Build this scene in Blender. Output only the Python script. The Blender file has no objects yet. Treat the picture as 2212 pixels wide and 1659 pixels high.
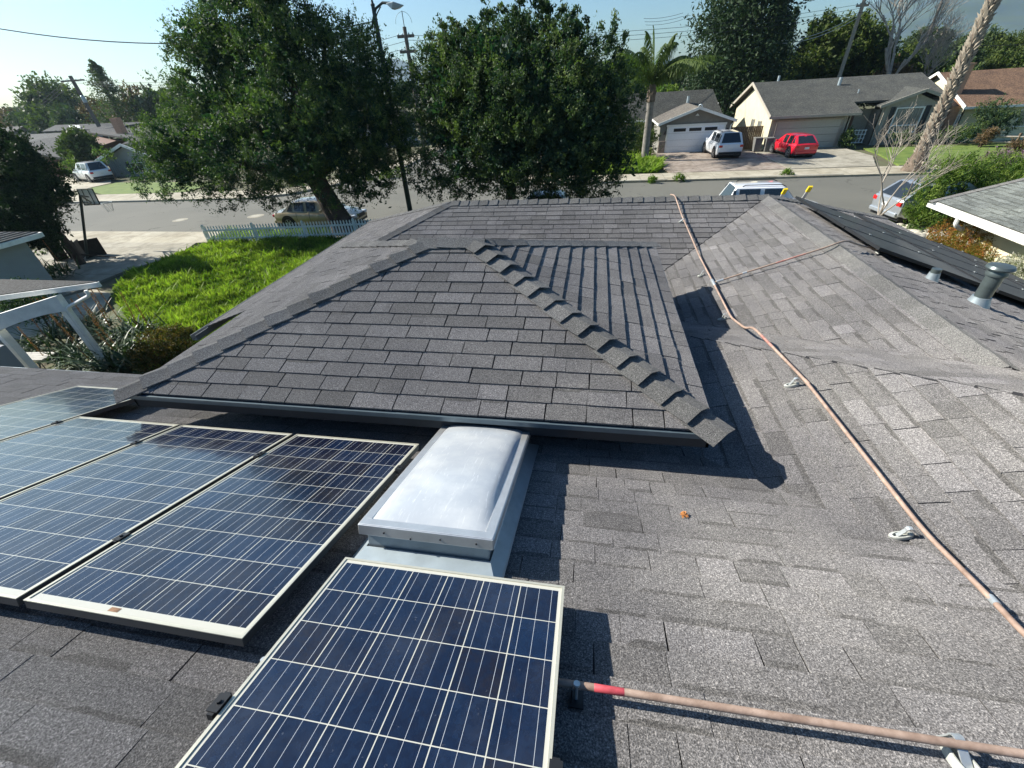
import bpy, bmesh, math, random
import numpy as np
from mathutils import Vector, Matrix
from math import radians as R_, sin, cos, pi
random.seed(7); rng = np.random.default_rng(7)
S = bpy.context.scene; COL = S.collection
V = Vector
# ------------------------------------------------------------------ camera (surveyed)
FOC, YAW, PIT, ROL = 899.678, R_(-11.809), R_(35.898), R_(3.927)
PW, PH, CH = 2211.0, 1658.5, 6.0
def _axes():
    f = V((sin(YAW)*cos(PIT), cos(YAW)*cos(PIT), -sin(PIT))); r = V((cos(YAW), -sin(YAW), 0)); d = f.cross(r)
    return (cos(ROL)*r+sin(ROL)*d, -sin(ROL)*r+cos(ROL)*d, f)
CR, CD, CF = _axes()
def ray(x, y): return CR*((x-PW/2)/FOC)+CD*((y-PH/2)/FOC)+CF
def A(x, y, z=0.0):            # where the line of sight meets height z
    v = ray(x, y); return v*((z-CH)/v.z)+V((0, 0, CH))
def AY(x, y, Y):               # where it meets the upright plane at distance Y
    v = ray(x, y); return v*(Y/v.y)+V((0, 0, CH))
cam = bpy.data.cameras.new('camera'); co = bpy.data.objects.new('camera', cam); COL.objects.link(co)
cam.sensor_width = 36; cam.lens = 36*FOC/PW; cam.clip_start = .05; cam.clip_end = 20000
co.matrix_world = Matrix(((CR.x, -CD.x, -CF.x, 0), (CR.y, -CD.y, -CF.y, 0), (CR.z, -CD.z, -CF.z, CH), (0, 0, 0, 1)))
S.camera = co
# ------------------------------------------------------------------ materials
def newmat(name):
    m = bpy.data.materials.new(name); m.use_nodes = True; nt = m.node_tree
    return m, nt, nt.nodes['Principled BSDF']
def N(nt, t, **k):
    n = nt.nodes.new(t)
    for a, b in k.items():
        if a.startswith('i_'): n.inputs[int(a[2:])].default_value = b
        else: setattr(n, a, b)
    return n
def math_(nt, op, a, b=None, c=None):
    n = nt.nodes.new('ShaderNodeMath'); n.operation = op
    for i, x in enumerate((a, b, c)):
        if x is None: continue
        if isinstance(x, (int, float)): n.inputs[i].default_value = x
        else: nt.links.new(x, n.inputs[i])
    return n.outputs[0]
def mixc(nt, f, a, b, mode='MIX'):
    n = nt.nodes.new('ShaderNodeMix'); n.data_type = 'RGBA'; n.blend_type = mode
    for i, x in ((0, f), (6, a), (7, b)):
        if isinstance(x, (int, float)): n.inputs[i].default_value = x
        elif isinstance(x, tuple): n.inputs[i].default_value = (*x, 1) if len(x) == 3 else x
        else: nt.links.new(x, n.inputs[i])
    return n.outputs[2]
def ramp(nt, f, pts):
    n = nt.nodes.new('ShaderNodeValToRGB'); e = n.color_ramp.elements
    while len(e) < len(pts): e.new(.5)
    for i, (p, c) in enumerate(pts): e[i].position = p; e[i].color = (*c, 1)
    nt.links.new(f, n.inputs[0]); return n.outputs[0]
def noise(nt, scale, detail=3, rough=.55, vec=None, dist=0):
    n = nt.nodes.new('ShaderNodeTexNoise'); n.inputs['Scale'].default_value = scale
    n.inputs['Detail'].default_value = detail; n.inputs['Roughness'].default_value = rough; n.inputs['Distortion'].default_value = dist
    if vec is None: vec = nt.nodes.new('ShaderNodeTexCoord').outputs['Object']
    nt.links.new(vec, n.inputs['Vector']); return n.outputs[0]
def bump(nt, b, h, s=.3, d=.01):
    n = nt.nodes.new('ShaderNodeBump'); n.inputs['Strength'].default_value = s; n.inputs['Distance'].default_value = d
    nt.links.new(h, n.inputs['Height']); nt.links.new(n.outputs[0], b.inputs['Normal'])
def scl(c, k): return tuple(min(1, x*k) for x in c)
def M_(name, c, rough=.6, metal=0, var=.15, scale=8, bs=0, bd=.01, spec=.4, c2=None, coat=0, big=None):
    m, nt, b = newmat(name)
    f = noise(nt, scale, 5)
    f = ramp(nt, f, [(.3, (0, 0, 0)), (.7, (1, 1, 1))])
    col = mixc(nt, f, scl(c, 1-var), c2 or scl(c, 1+var))
    if big:
        g = ramp(nt, noise(nt, big[0], 4, .6), [(.4, (0, 0, 0)), (.65, (1, 1, 1))]); col = mixc(nt, g, col, mixc(nt, 1.0, col, big[1], 'MULTIPLY'))
    nt.links.new(col, b.inputs['Base Color']); b.inputs['Roughness'].default_value = rough; b.inputs['Metallic'].default_value = metal
    b.inputs['Specular IOR Level'].default_value = spec; b.inputs['Coat Weight'].default_value = coat; b.inputs['Coat Roughness'].default_value = .05
    if bs: bump(nt, b, noise(nt, scale*4, 3), bs, bd)
    return m
def add_lines(name, cracks=0, joint=0, k=.6, w=.02):
    m = M[name]; nt = m.node_tree; b = nt.nodes['Principled BSDF']; src = b.inputs['Base Color'].links[0].from_socket; tc = nt.nodes.new('ShaderNodeTexCoord').outputs['Object']
    if cracks:
        wv = nt.nodes.new('ShaderNodeTexNoise'); wv.inputs['Scale'].default_value = 1.2; nt.links.new(tc, wv.inputs['Vector'])
        ad = nt.nodes.new('ShaderNodeVectorMath'); ad.operation = 'MULTIPLY_ADD'; ad.inputs[1].default_value = (1.6, 1.6, 0); nt.links.new(wv.outputs['Color'], ad.inputs[0]); nt.links.new(tc, ad.inputs[2])
        vo = nt.nodes.new('ShaderNodeTexVoronoi'); vo.feature = 'DISTANCE_TO_EDGE'; vo.inputs['Scale'].default_value = cracks; nt.links.new(ad.outputs[0], vo.inputs['Vector'])
        f = math_(nt, 'MULTIPLY', math_(nt, 'LESS_THAN', vo.outputs['Distance'], w*cracks), math_(nt, 'GREATER_THAN', noise(nt, .35, 2), .5)); src = mixc(nt, f, src, mixc(nt, 1.0, src, (k, k, k), 'MULTIPLY'))
    if joint:
        sx = nt.nodes.new('ShaderNodeSeparateXYZ'); nt.links.new(tc, sx.inputs[0])
        f = math_(nt, 'LESS_THAN', math_(nt, 'FRACT', math_(nt, 'DIVIDE', sx.outputs[0], joint)), .03/joint); g = math_(nt, 'LESS_THAN', math_(nt, 'FRACT', math_(nt, 'DIVIDE', sx.outputs[1], joint*1.4)), .03/joint)
        src = mixc(nt, math_(nt, 'MAXIMUM', f, g), src, mixc(nt, 1.0, src, (.6, .6, .6), 'MULTIPLY'))
        st = ramp(nt, noise(nt, .9, 6, .7, dist=.8), [(.36, (.70, .69, .66)), (.55, (1, 1, 1))]); src = mixc(nt, 1.0, src, st, 'MULTIPLY')
    nt.links.new(src, b.inputs['Base Color'])
def M_shingle(name, c, g=1.0, contrast=1.0, spk=.9):
    m, nt, b = newmat(name)
    at = N(nt, 'ShaderNodeAttribute', attribute_name='tint').outputs['Fac']
    gr = noise(nt, 180*g, 2, .7); gr2 = noise(nt, 75*g, 2, .6)
    k = math_(nt, 'MULTIPLY_ADD', at, .95*contrast, 1-.5*contrast)
    base = mixc(nt, at, scl(c, 1), (c[0]*.98, c[1]*.975, c[2]*1.01))
    mul = N(nt, 'ShaderNodeVectorMath', operation='SCALE'); nt.links.new(base, mul.inputs[0]); nt.links.new(k, mul.inputs['Scale'])
    sp = ramp(nt, gr, [(.36, (.38, .38, .38)), (.50, (.84, .84, .84)), (.59, (1.2, 1.2, 1.2)), (.71, (2.6*spk, 2.55*spk, 2.45*spk))])
    c1 = mixc(nt, 1.0, mul.outputs[0], sp, 'MULTIPLY')
    c1 = mixc(nt, 1.0, c1, ramp(nt, gr2, [(.3, (.75, .75, .75)), (.7, (1.25, 1.25, 1.25))]), 'MULTIPLY')
    st = ramp(nt, noise(nt, 1.1, 5, .6), [(.35, (.82, .82, .84)), (.65, (1.16, 1.15, 1.12))])
    c1 = mixc(nt, 1.0, c1, st, 'MULTIPLY')
    ws = ramp(nt, noise(nt, 2.6, 8, .72, dist=.6), [(.60, (1, 1, 1)), (.72, (1.32, 1.31, 1.28))]); c1 = mixc(nt, 1.0, c1, ws, 'MULTIPLY')
    dk = ramp(nt, noise(nt, 6, 6, .7, dist=1.2), [(.28, (.74, .74, .73)), (.40, (1, 1, 1))]); c1 = mixc(nt, 1.0, c1, dk, 'MULTIPLY')
    nt.links.new(c1, b.inputs['Base Color']); b.inputs['Roughness'].default_value = .85; b.inputs['Specular IOR Level'].default_value = .3; b.inputs['Diffuse Roughness'].default_value = 1.0
    bump(nt, b, gr, .9, .006)
    return m
def M_leaf(name, c1, c2, trans=.3, rough=.62, spec=.16):
    m, nt, b = newmat(name)
    at = N(nt, 'ShaderNodeAttribute', attribute_name='tint').outputs['Fac']
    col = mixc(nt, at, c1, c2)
    nt.links.new(col, b.inputs['Base Color']); b.inputs['Roughness'].default_value = rough; b.inputs['Specular IOR Level'].default_value = spec
    tr = N(nt, 'ShaderNodeBsdfTranslucent'); 
    tc = mixc(nt, 1.0, col, (1.25, 1.6, .55), 'MULTIPLY'); nt.links.new(tc, tr.inputs[0])
    mx = N(nt, 'ShaderNodeMixShader'); mx.inputs[0].default_value = trans
    nt.links.new(b.outputs[0], mx.inputs[1]); nt.links.new(tr.outputs[0], mx.inputs[2])
    nt.links.new(mx.outputs[0], nt.nodes['Material Output'].inputs[0]); return m
M = {}
M['sh'] = M_shingle('shingle_charcoal', (.205, .197, .189), contrast=.85)
M['shp'] = M_shingle('shingle_cap', (.185, .182, .17), contrast=.6)
M['shfar'] = M_shingle('shingle_far_grey', (.092, .094, .083), g=.1, spk=.5)
M['shtan'] = M_shingle('shingle_tan', (.19, .17, .14), g=.1, spk=.5)
M['shbrown'] = M_shingle('shingle_brown', (.16, .10, .065), g=.1, spk=.5)
M['shgreen'] = M_shingle('shingle_greenish', (.17, .185, .17), g=.5, spk=.5)
M['under'] = M_('roof_underlay', (.02, .02, .022), .9)
M['metal_teal'] = M_('painted_drip_metal', (.11, .15, .175), .35, .3, var=.1, spec=.5)
M['fascia_dark'] = M_('dark_painted_board', (.03, .035, .04), .6)
M['guttergrey'] = M_('grey_gutter_paint', (.17, .18, .18), .5)
M['wall_own'] = M_('dark_stucco', (.06, .065, .07), .9, bs=.3)
M['white'] = M_('white_paint', (.78, .78, .74), .5, var=.06)
M['white2'] = M_('weathered_white_paint', (.88, .88, .82), .6, var=.12, scale=5)
M['cream'] = M_('cream_stucco', (.56, .51, .36), .9, var=.08, scale=2, bs=.2)
M['greywall'] = M_('grey_taupe_stucco', (.21, .20, .175), .9, var=.1, scale=3)
M['grayside'] = M_('grey_green_siding', (.36, .33, .275), .8, var=.1)
M['neigh'] = M_('pale_grey_stucco', (.33, .35, .35), .9, var=.06, scale=2)
M['yellowwall'] = M_('pale_yellow_stucco', (.66, .62, .43), .9, var=.05, scale=2)
M['brown'] = M_('brown_siding', (.16, .085, .06), .8, var=.2)
M['door'] = M_('white_garage_door', (.80, .82, .84), .5, var=.04)
M['doorgrey'] = M_('grey_garage_door', (.42, .415, .36), .5, var=.05)
M['stone'] = M_('stacked_stone', (.25, .16, .12), .9, var=.5, scale=6, c2=(.42, .36, .30))
M['brick'] = M_('tan_brick', (.42, .25, .17), .9, var=.2, scale=9)
M['wood'] = M_('weathered_fence_wood', (.12, .085, .055), .85, var=.3, scale=4)
M['wood2'] = M_('dark_wood', (.035, .028, .022), .85, var=.3)
M['glass'] = M_('window_glass', (.02, .025, .03), .06, spec=.8, var=.2, scale=1)
M['glass2'] = M_('curtained_window_glass', (.16, .18, .17), .15, spec=.8, var=.35, scale=1.2)
M['asphalt'] = M_('asphalt', (.122, .119, .098), .9, var=.12, scale=30, bs=.3, big=(.25, (.86, .87, .88)), c2=(.165, .162, .138))
M['conc'] = M_('concrete', (.42, .385, .30), .9, var=.1, scale=4, bs=.2, big=(.5, (.82, .80, .76)))
M['conc2'] = M_('driveway_concrete', (.36, .335, .27), .9, var=.14, scale=2.5, big=(.4, (.78, .77, .75)))
M['paver'] = M_('stamped_reddish_concrete', (.30, .235, .19), .85, var=.2, scale=3, c2=(.38, .33, .28), big=(.8, (.8, .78, .75)))
M['kerb'] = M_('kerb_concrete', (.36, .34, .28), .9, var=.12)
M['soil'] = M_('bare_soil', (.14, .11, .075), .95, var=.3, scale=2, c2=(.10, .12, .05))
M['lawn'] = M_('cut_lawn', (.10, .17, .028), .9, var=.25, scale=1.5, bs=.5, c2=(.15, .20, .04))
M['lawnbase'] = M_('lush_grass_base', (.06, .085, .02), .95, var=.3, scale=3)
M['alu'] = M_('mill_aluminium', (.68, .69, .68), .38, .75, var=.08, scale=12)
M['galv'] = M_('galvanised_sheet', (.34, .40, .43), .45, .5, var=.12, scale=10)
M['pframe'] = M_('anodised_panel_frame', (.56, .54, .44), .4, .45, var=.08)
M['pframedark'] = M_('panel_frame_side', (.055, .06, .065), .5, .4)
M['rail'] = M_('black_anodised_clamp', (.03, .032, .035), .45, .5)
M['pipe'] = M_('faded_pvc_pipe', (.37, .255, .19), .62, var=.2, scale=26, c2=(.45, .33, .26), big=(7, (.72, .70, .70)), bs=.25, bd=.003)
M['pipepink'] = M_('faded_pink_stripe', (.42, .17, .14), .6, var=.3, scale=30, c2=(.44, .25, .2))
M['pipegrey'] = M_('weathered_pipe', (.30, .22, .17), .6, var=.2, scale=20)
M['redtape'] = M_('red_pipe_stripe', (.50, .075, .09), .55, var=.25, scale=40)
M['fit'] = M_('zinc_fitting', (.55, .58, .58), .35, .6, var=.2, scale=30)
M['block'] = M_('pipe_support_plastic', (.40, .41, .37), .6, var=.15, scale=30)
M['ventm'] = M_('dark_green_grey_vent', (.10, .125, .125), .35, .45, var=.15, scale=6)
M['bark'] = M_('rough_bark', (.075, .055, .045), .95, var=.5, scale=3, bs=.8, bd=.05)
M['barkpale'] = M_('pale_bark', (.33, .29, .24), .9, var=.25, scale=4)
M['barkstub'] = M_('pale_palm_leaf_base', (.52, .46, .37), .9, var=.3, scale=6, c2=(.24, .20, .15))
M['barkpalm'] = M_('palm_bark', (.13, .10, .075), .95, var=.45, scale=5)
M['barkgrey'] = M_('smooth_grey_palm_bark', (.19, .175, .155), .9, var=.3, scale=4)
M['pole'] = M_('utility_pole_wood', (.13, .115, .10), .9, var=.3)
M['polepale'] = M_('pale_utility_pole_wood', (.42, .36, .27), .9, var=.2)
M['lampm'] = M_('lamp_pole_paint', (.045, .06, .055), .5, .3)
M['black'] = M_('black_plastic', (.012, .012, .014), .5)
M['rubber'] = M_('tyre_rubber', (.018, .018, .02), .85)
M['rim'] = M_('alloy_rim', (.45, .46, .47), .3, .8)
M['red'] = M_('red_car_paint', (.62, .012, .03), .3, coat=1, var=.03)
M['whitecar'] = M_('white_car_paint', (.72, .74, .76), .3, coat=1, var=.02)
M['gold'] = M_('champagne_car_paint', (.36, .30, .20), .35, .35, coat=1, var=.03)
M['silver'] = M_('silver_car_paint', (.36, .39, .42), .33, .5, coat=1, var=.03)
M['darkcar'] = M_('dark_car_paint', (.03, .035, .045), .3, .3, coat=1, var=.03)
M['tail'] = M_('tail_light_red', (.5, .01, .01), .2, spec=.8)
M['head'] = M_('head_light_clear', (.6, .62, .65), .15, spec=.9)
M['plate'] = M_('number_plate', (.7, .7, .68), .5)
M['wire'] = M_('cable', (.04, .04, .045), .7)
M['wirepale'] = M_('pale_cable', (.55, .55, .52), .7)
M['yellow'] = M_('yellow_ladder_end', (.75, .55, .02), .5)
M['ladder'] = M_('ladder_aluminium', (.6, .6, .58), .4, .5)
M['bin'] = M_('grey_bin_plastic', (.16, .16, .15), .6)
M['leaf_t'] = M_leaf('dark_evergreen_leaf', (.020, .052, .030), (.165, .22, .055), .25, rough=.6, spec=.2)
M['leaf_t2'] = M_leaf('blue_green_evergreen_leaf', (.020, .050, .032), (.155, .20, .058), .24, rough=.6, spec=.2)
M['leaf_d'] = M_leaf('dark_conifer_needles', (.012, .03, .016), (.05, .08, .028), .15)
M['leaf_o'] = M_leaf('olive_foliage', (.035, .06, .018), (.13, .16, .035), .25)
M['leaf_g'] = M_leaf('fresh_green_foliage', (.05, .10, .02), (.20, .26, .05), .3)
M['leaf_far'] = M_leaf('distant_green_foliage', (.035, .06, .03), (.12, .155, .06), .2)
M['leaf_b'] = M_leaf('brown_twiggy_foliage', (.09, .06, .035), (.22, .15, .08), .2)
M['leaf_r'] = M_leaf('rusty_red_foliage', (.12, .14, .02), (.42, .13, .05), .3)
M['leaf_p'] = M_leaf('mauve_flowers', (.07, .08, .04), (.32, .17, .30), .2)
M['leaf_w'] = M_leaf('pale_blossom', (.12, .14, .10), (.72, .68, .62), .3)
M['leaf_palm'] = M_leaf('palm_frond_green', (.035, .065, .02), (.14, .19, .05), .3)
M['leaf_aloe'] = M_leaf('aloe_leaf', (.018, .042, .022), (.09, .13, .055), .1, rough=.4)
M['leaf_rust'] = M_leaf('rust_tipped_leaf', (.05, .06, .02), (.28, .15, .05), .25)
M['spike'] = M_leaf('dry_flower_spike', (.16, .07, .035), (.40, .20, .10), .2)
M['grass'] = M_leaf('tall_grass_blade', (.055, .092, .022), (.31, .37, .075), .33, rough=.6)
M['grass2'] = M_leaf('ground_cover', (.06, .12, .015), (.24, .32, .05), .35)
M['hill'] = M_('hazy_wooded_hill', (.08, .135, .16), .95, var=.5, scale=.02, c2=(.05, .075, .045), big=(.004, (.7, .75, .8)))  # pale blue of distance haze is mixed into the base colour
M['rock'] = M_('river_stone', (.45, .42, .34), .8, var=.25, scale=3)
M['rust'] = M_('rusty_sticker', (.20, .11, .06), .8, var=.5, scale=60)
M['dryleaf'] = M_('dry_orange_leaf', (.45, .18, .05), .7)
M['bench'] = M_('weathered_bench_slat', (.42, .40, .36), .7)
add_lines('asphalt', .22, 0, .62, .03); add_lines('conc', 0, 1.6); add_lines('conc2', .3, 2.6, .7); add_lines('paver', .8, 1.9, .75, .03)
# solar cells
def M_cells(name, dark=False):
    m, nt, b = newmat(name)
    uv = N(nt, 'ShaderNodeUVMap', uv_map='UVMap').outputs[0]
    sx = N(nt, 'ShaderNodeSeparateXYZ'); nt.links.new(uv, sx.inputs[0]); u, v = sx.outputs[0], sx.outputs[1]
    p = .1565
    cu = math_(nt, 'DIVIDE', u, p); cv = math_(nt, 'DIVIDE', v, p)
    fu = math_(nt, 'FRACT', cu); fv = math_(nt, 'FRACT', cv)
    def edge(f, w): return math_(nt, 'GREATER_THAN', math_(nt, 'ABSOLUTE', math_(nt, 'SUBTRACT', f, .5)), .5-w/(2*p))
    def line(f, at, w): return math_(nt, 'LESS_THAN', math_(nt, 'ABSOLUTE', math_(nt, 'SUBTRACT', f, at)), w/(2*p))
    g = math_(nt, 'MAXIMUM', edge(fu, .0034), edge(fv, .0032))
    bb = math_(nt, 'MAXIMUM', math_(nt, 'MAXIMUM', line(fu, .17, .0013), line(fu, .5, .0013)), line(fu, .83, .0013))
    ins = math_(nt, 'MULTIPLY', math_(nt, 'MULTIPLY', math_(nt, 'GREATER_THAN', u, 0), math_(nt, 'LESS_THAN', u, 6*p)),
                math_(nt, 'MULTIPLY', math_(nt, 'GREATER_THAN', v, 0), math_(nt, 'LESS_THAN', v, 10*p)))
    fl = N(nt, 'ShaderNodeCombineXYZ'); nt.links.new(math_(nt, 'FLOOR', cu), fl.inputs[0]); nt.links.new(math_(nt, 'FLOOR', cv), fl.inputs[1])
    oi = N(nt, 'ShaderNodeObjectInfo'); nt.links.new(oi.outputs['Random'], fl.inputs[2])
    wn = N(nt, 'ShaderNodeTexWhiteNoise', noise_dimensions='3D'); nt.links.new(fl.outputs[0], wn.inputs[0])
    vo = N(nt, 'ShaderNodeTexVoronoi'); vo.inputs['Scale'].default_value = 70; nt.links.new(uv, vo.inputs['Vector'])
    vs = N(nt, 'ShaderNodeSeparateColor'); nt.links.new(vo.outputs['Color'], vs.inputs[0])
    nz = noise(nt, 3.5, 3, .5, uv)
    f = math_(nt, 'ADD', math_(nt, 'MULTIPLY', wn.outputs['Value'], .45), math_(nt, 'ADD', math_(nt, 'MULTIPLY', vs.outputs[0], .2), math_(nt, 'MULTIPLY', nz, .45)))
    if dark: col = mixc(nt, f, (.045, .046, .042), (.075, .074, .066)); lc = (.06, .06, .055)
    else: col = ramp(nt, f, [(.25, (.008, .007, .013)), (.5, (.004, .008, .024)), (.85, (.006, .016, .044))]); lc = (.50, .49, .42)
    c = mixc(nt, g, col, lc); 
    if not dark: c = mixc(nt, math_(nt, 'MULTIPLY', bb, math_(nt, 'SUBTRACT', 1, g)), c, (.46, .48, .50))
    c = mixc(nt, ins, lc if not dark else (.03, .03, .03), c)
    du = ramp(nt, noise(nt, 2.3, 6, .65, uv), [(.45, (0, 0, 0)), (.8, (.12, .12, .12))])
    dr = ramp(nt, noise(nt, 28, 3, .7, uv), [(.68, (0, 0, 0)), (.76, (.35, .35, .35))])
    c = mixc(nt, math_(nt, 'MULTIPLY', math_(nt, 'MAXIMUM', du, dr), .5 if not dark else .25), c, (.42, .43, .42))
    nt.links.new(c, b.inputs['Base Color']); b.inputs['Roughness'].default_value = .55 if dark else .2; b.inputs['Specular IOR Level'].default_value = .25 if dark else .45
    b.inputs['Coat Weight'].default_value = .05 if dark else .4; b.inputs['Coat Roughness'].default_value = .06
    return m
M['cells'] = M_cells('polycrystalline_cells'); M['cellsdark'] = M_cells('black_module_glass', True)
def M_dome():
    m, nt, b = newmat('milky_acrylic_dome')
    tcn = N(nt, 'ShaderNodeTexCoord').outputs['Object']
    mp = N(nt, 'ShaderNodeMapping'); mp.inputs['Scale'].default_value = (60, 5, 5); mp.inputs['Rotation'].default_value = (0, 0, .5); nt.links.new(tcn, mp.inputs[0])
    sc = ramp(nt, noise(nt, 1, 4, .7, mp.outputs[0], 1.5), [(.60, (0, 0, 0)), (.68, (1, 1, 1))])
    dirt = ramp(nt, noise(nt, 5, 5, .6), [(.4, (0, 0, 0)), (.75, (1, 1, 1))])
    c = mixc(nt, dirt, (.40, .43, .46), (.52, .54, .545)); c = mixc(nt, math_(nt, 'MULTIPLY', sc, .3), c, (.95, .95, .95))
    nt.links.new(c, b.inputs['Base Color']); b.inputs['Roughness'].default_value = .22; b.inputs['Specular IOR Level'].default_value = .6
    b.inputs['Transmission Weight'].default_value = .0; b.inputs['Coat Weight'].default_value = .5; b.inputs['Coat Roughness'].default_value = .1
    return m
M['dome'] = M_dome()
# ------------------------------------------------------------------ mesh helpers
def tag(o, label=None, cat=None, group=None, kind=None):
    if label: o['label'] = label
    if cat: o['category'] = cat
    if group: o['group'] = group
    if kind: o['kind'] = kind
    return o
def empty(name, loc, label=None, cat=None, group=None, rz=0):
    o = bpy.data.objects.new(name, None); COL.objects.link(o); o.location = loc; o.rotation_euler.z = rz; o.empty_display_size = .3
    return tag(o, label, cat, group)
class MB:
    def __init__(s): s.v = []; s.f = []; s.m = []; s.t = []; s.uv = {}
    def face(s, pts, m=0, t=.5, uv=None):
        i = len(s.v); s.v += [tuple(p) for p in pts]; s.f.append(tuple(range(i, i+len(pts)))); s.m.append(m); s.t.append(t)
        if uv: s.uv[len(s.f)-1] = uv
        return s
    def hull(s, P, faces, m=0, t=.5):
        i = len(s.v); s.v += [tuple(p) for p in P]
        for f in faces: s.f.append(tuple(i+k for k in f)); s.m.append(m); s.t.append(t)
        return s
    def box(s, c, d, rz=0, m=0, t=.5, M3=None):
        c = V(c); X = V((cos(rz), sin(rz), 0)); Y = V((-sin(rz), cos(rz), 0)); Z = V((0, 0, 1))
        if M3: X, Y, Z = M3
        a, b, h = d[0]/2, d[1]/2, d[2]/2
        P = [c+X*(i*a)+Y*(j*b)+Z*(k*h) for k in (-1, 1) for j in (-1, 1) for i in (-1, 1)]
        return s.hull(P, [(0, 2, 3, 1), (4, 5, 7, 6), (0, 1, 5, 4), (2, 6, 7, 3), (0, 4, 6, 2), (1, 3, 7, 5)], m, t)
    def slab(s, pts, th, m=0, t=.5, n=None):     # polygon extruded downwards (or along n)
        pts = [V(p) for p in pts]; k = len(pts); n = V(n) if n else V((0, 0, -1))
        P = pts+[p+n*th for p in pts]
        return s.hull(P, [tuple(range(k)), tuple(range(2*k-1, k-1, -1))]+[(i, k+i, k+(i+1) % k, (i+1) % k) for i in range(k)], m, t)
    def tube(s, path, rad, seg=8, m=0, cap=True, t=.5):
        path = [V(p) for p in path]; n = len(path)
        if not hasattr(rad, '__len__'): rad = [rad]*n
        i0 = len(s.v); up = None
        for i, p in enumerate(path):
            d = (path[min(i+1, n-1)]-path[max(i-1, 0)]).normalized()
            if up is None:
                up = d.cross(V((0, 0, 1)));
                if up.length < .05: up = d.cross(V((1, 0, 0)))
                up.normalize()
            up = (up-d*up.dot(d)).normalized(); w = d.cross(up)
            for k in range(seg):
                a = 2*pi*k/seg; s.v.append(tuple(p+(up*cos(a)+w*sin(a))*rad[i]))
        for i in range(n-1):
            for k in range(seg):
                a = i0+i*seg+k; b = i0+i*seg+(k+1) % seg
                s.f.append((a, b, b+seg, a+seg)); s.m.append(m); s.t.append(t)
        if cap:
            s.f.append(tuple(i0+k for k in range(seg))[::-1]); s.m.append(m); s.t.append(t)
            s.f.append(tuple(i0+(n-1)*seg+k for k in range(seg))); s.m.append(m); s.t.append(t)
        return s
    def lathe(s, c, prof, seg=20, m=0, axis=None, t=.5):
        c = V(c); Z = V(axis).normalized() if axis else V((0, 0, 1)); X = Z.orthogonal().normalized(); Y = Z.cross(X); i0 = len(s.v)
        for r, z in prof:
            for k in range(seg):
                a = 2*pi*k/seg; s.v.append(tuple(c+Z*z+(X*cos(a)+Y*sin(a))*r))
        for i in range(len(prof)-1):
            for k in range(seg):
                a = i0+i*seg+k; b = i0+i*seg+(k+1) % seg; s.f.append((a, b, b+seg, a+seg)); s.m.append(m); s.t.append(t)
        s.f.append(tuple(i0+k for k in range(seg))[::-1]); s.m.append(m); s.t.append(t)
        s.f.append(tuple(i0+(len(prof)-1)*seg+k for k in range(seg))); s.m.append(m); s.t.append(t)
        return s
    def build(s, name, mats, parent=None, smooth=False, bevel=0):
        me = bpy.data.meshes.new(name); off = parent.matrix_basis.inverted() if parent is not None and parent.type == 'EMPTY' else None
        if parent is not None and parent.type != 'EMPTY' and parent.parent is not None: off = parent.parent.matrix_basis.inverted()
        vs = s.v if off is None else [tuple(off @ V(v)) for v in s.v]
        me.from_pydata(vs, [], s.f); mats = mats if isinstance(mats, (list, tuple)) else [mats]
        for m in mats: me.materials.append(m)
        me.polygons.foreach_set('material_index', s.m)
        me.attributes.new('tint', 'FLOAT', 'FACE').data.foreach_set('value', s.t)
        if s.uv:
            l = me.uv_layers.new(name='UVMap')
            for fi, uv in s.uv.items():
                for li, q in zip(me.polygons[fi].loop_indices, uv): l.data[li].uv = q
        bm = bmesh.new(); bm.from_mesh(me)
        if smooth or bevel: bmesh.ops.remove_doubles(bm, verts=bm.verts, dist=1e-5)
        bmesh.ops.recalc_face_normals(bm, faces=bm.faces); bm.to_mesh(me); bm.free()
        if smooth:
            me.polygons.foreach_set('use_smooth', [True]*len(me.polygons))
            try: me.set_sharp_from_angle(angle=R_(40))
            except Exception: pass
        o = bpy.data.objects.new(name, me); COL.objects.link(o)
        if parent is not None: o.parent = parent
        if bevel:
            b = o.modifiers.new('bevel', 'BEVEL'); b.width = bevel; b.segments = 2; b.limit_method = 'ANGLE'
        return o
def part(name, mat, parent, fn, **k):
    mb = MB(); fn(mb); return mb.build(name, mat, parent, **k)
def copy_tree(o, parent=None):
    c = o.copy(); COL.objects.link(c); c.parent = parent
    for ch in list(o.children): copy_tree(ch, c)
    return c
def quadmesh(name, P, mat, parent=None, tint=None, k=4):     # P (N,k,3) numpy
    n = len(P); me = bpy.data.meshes.new(name)
    if parent is not None:
        off = np.array(parent.matrix_basis.inverted()); P = P @ off[:3, :3].T+off[:3, 3]
    me.vertices.add(n*k); me.vertices.foreach_set('co', P.reshape(-1).astype(np.float32))
    me.loops.add(n*k); me.loops.foreach_set('vertex_index', np.arange(n*k, dtype=np.int32))
    me.polygons.add(n); me.polygons.foreach_set('loop_start', np.arange(0, n*k, k, dtype=np.int32)); me.update(calc_edges=True)
    me.materials.append(mat); t = rng.random(n) if tint is None else tint
    me.attributes.new('tint', 'FLOAT', 'FACE').data.foreach_set('value', np.clip(t, 0, 1).astype(np.float32))
    o = bpy.data.objects.new(name, me); COL.objects.link(o)
    if parent is not None: o.parent = parent
    return o
def unit(a): return a/np.maximum(np.linalg.norm(a, axis=-1, keepdims=True), 1e-9)
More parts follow.
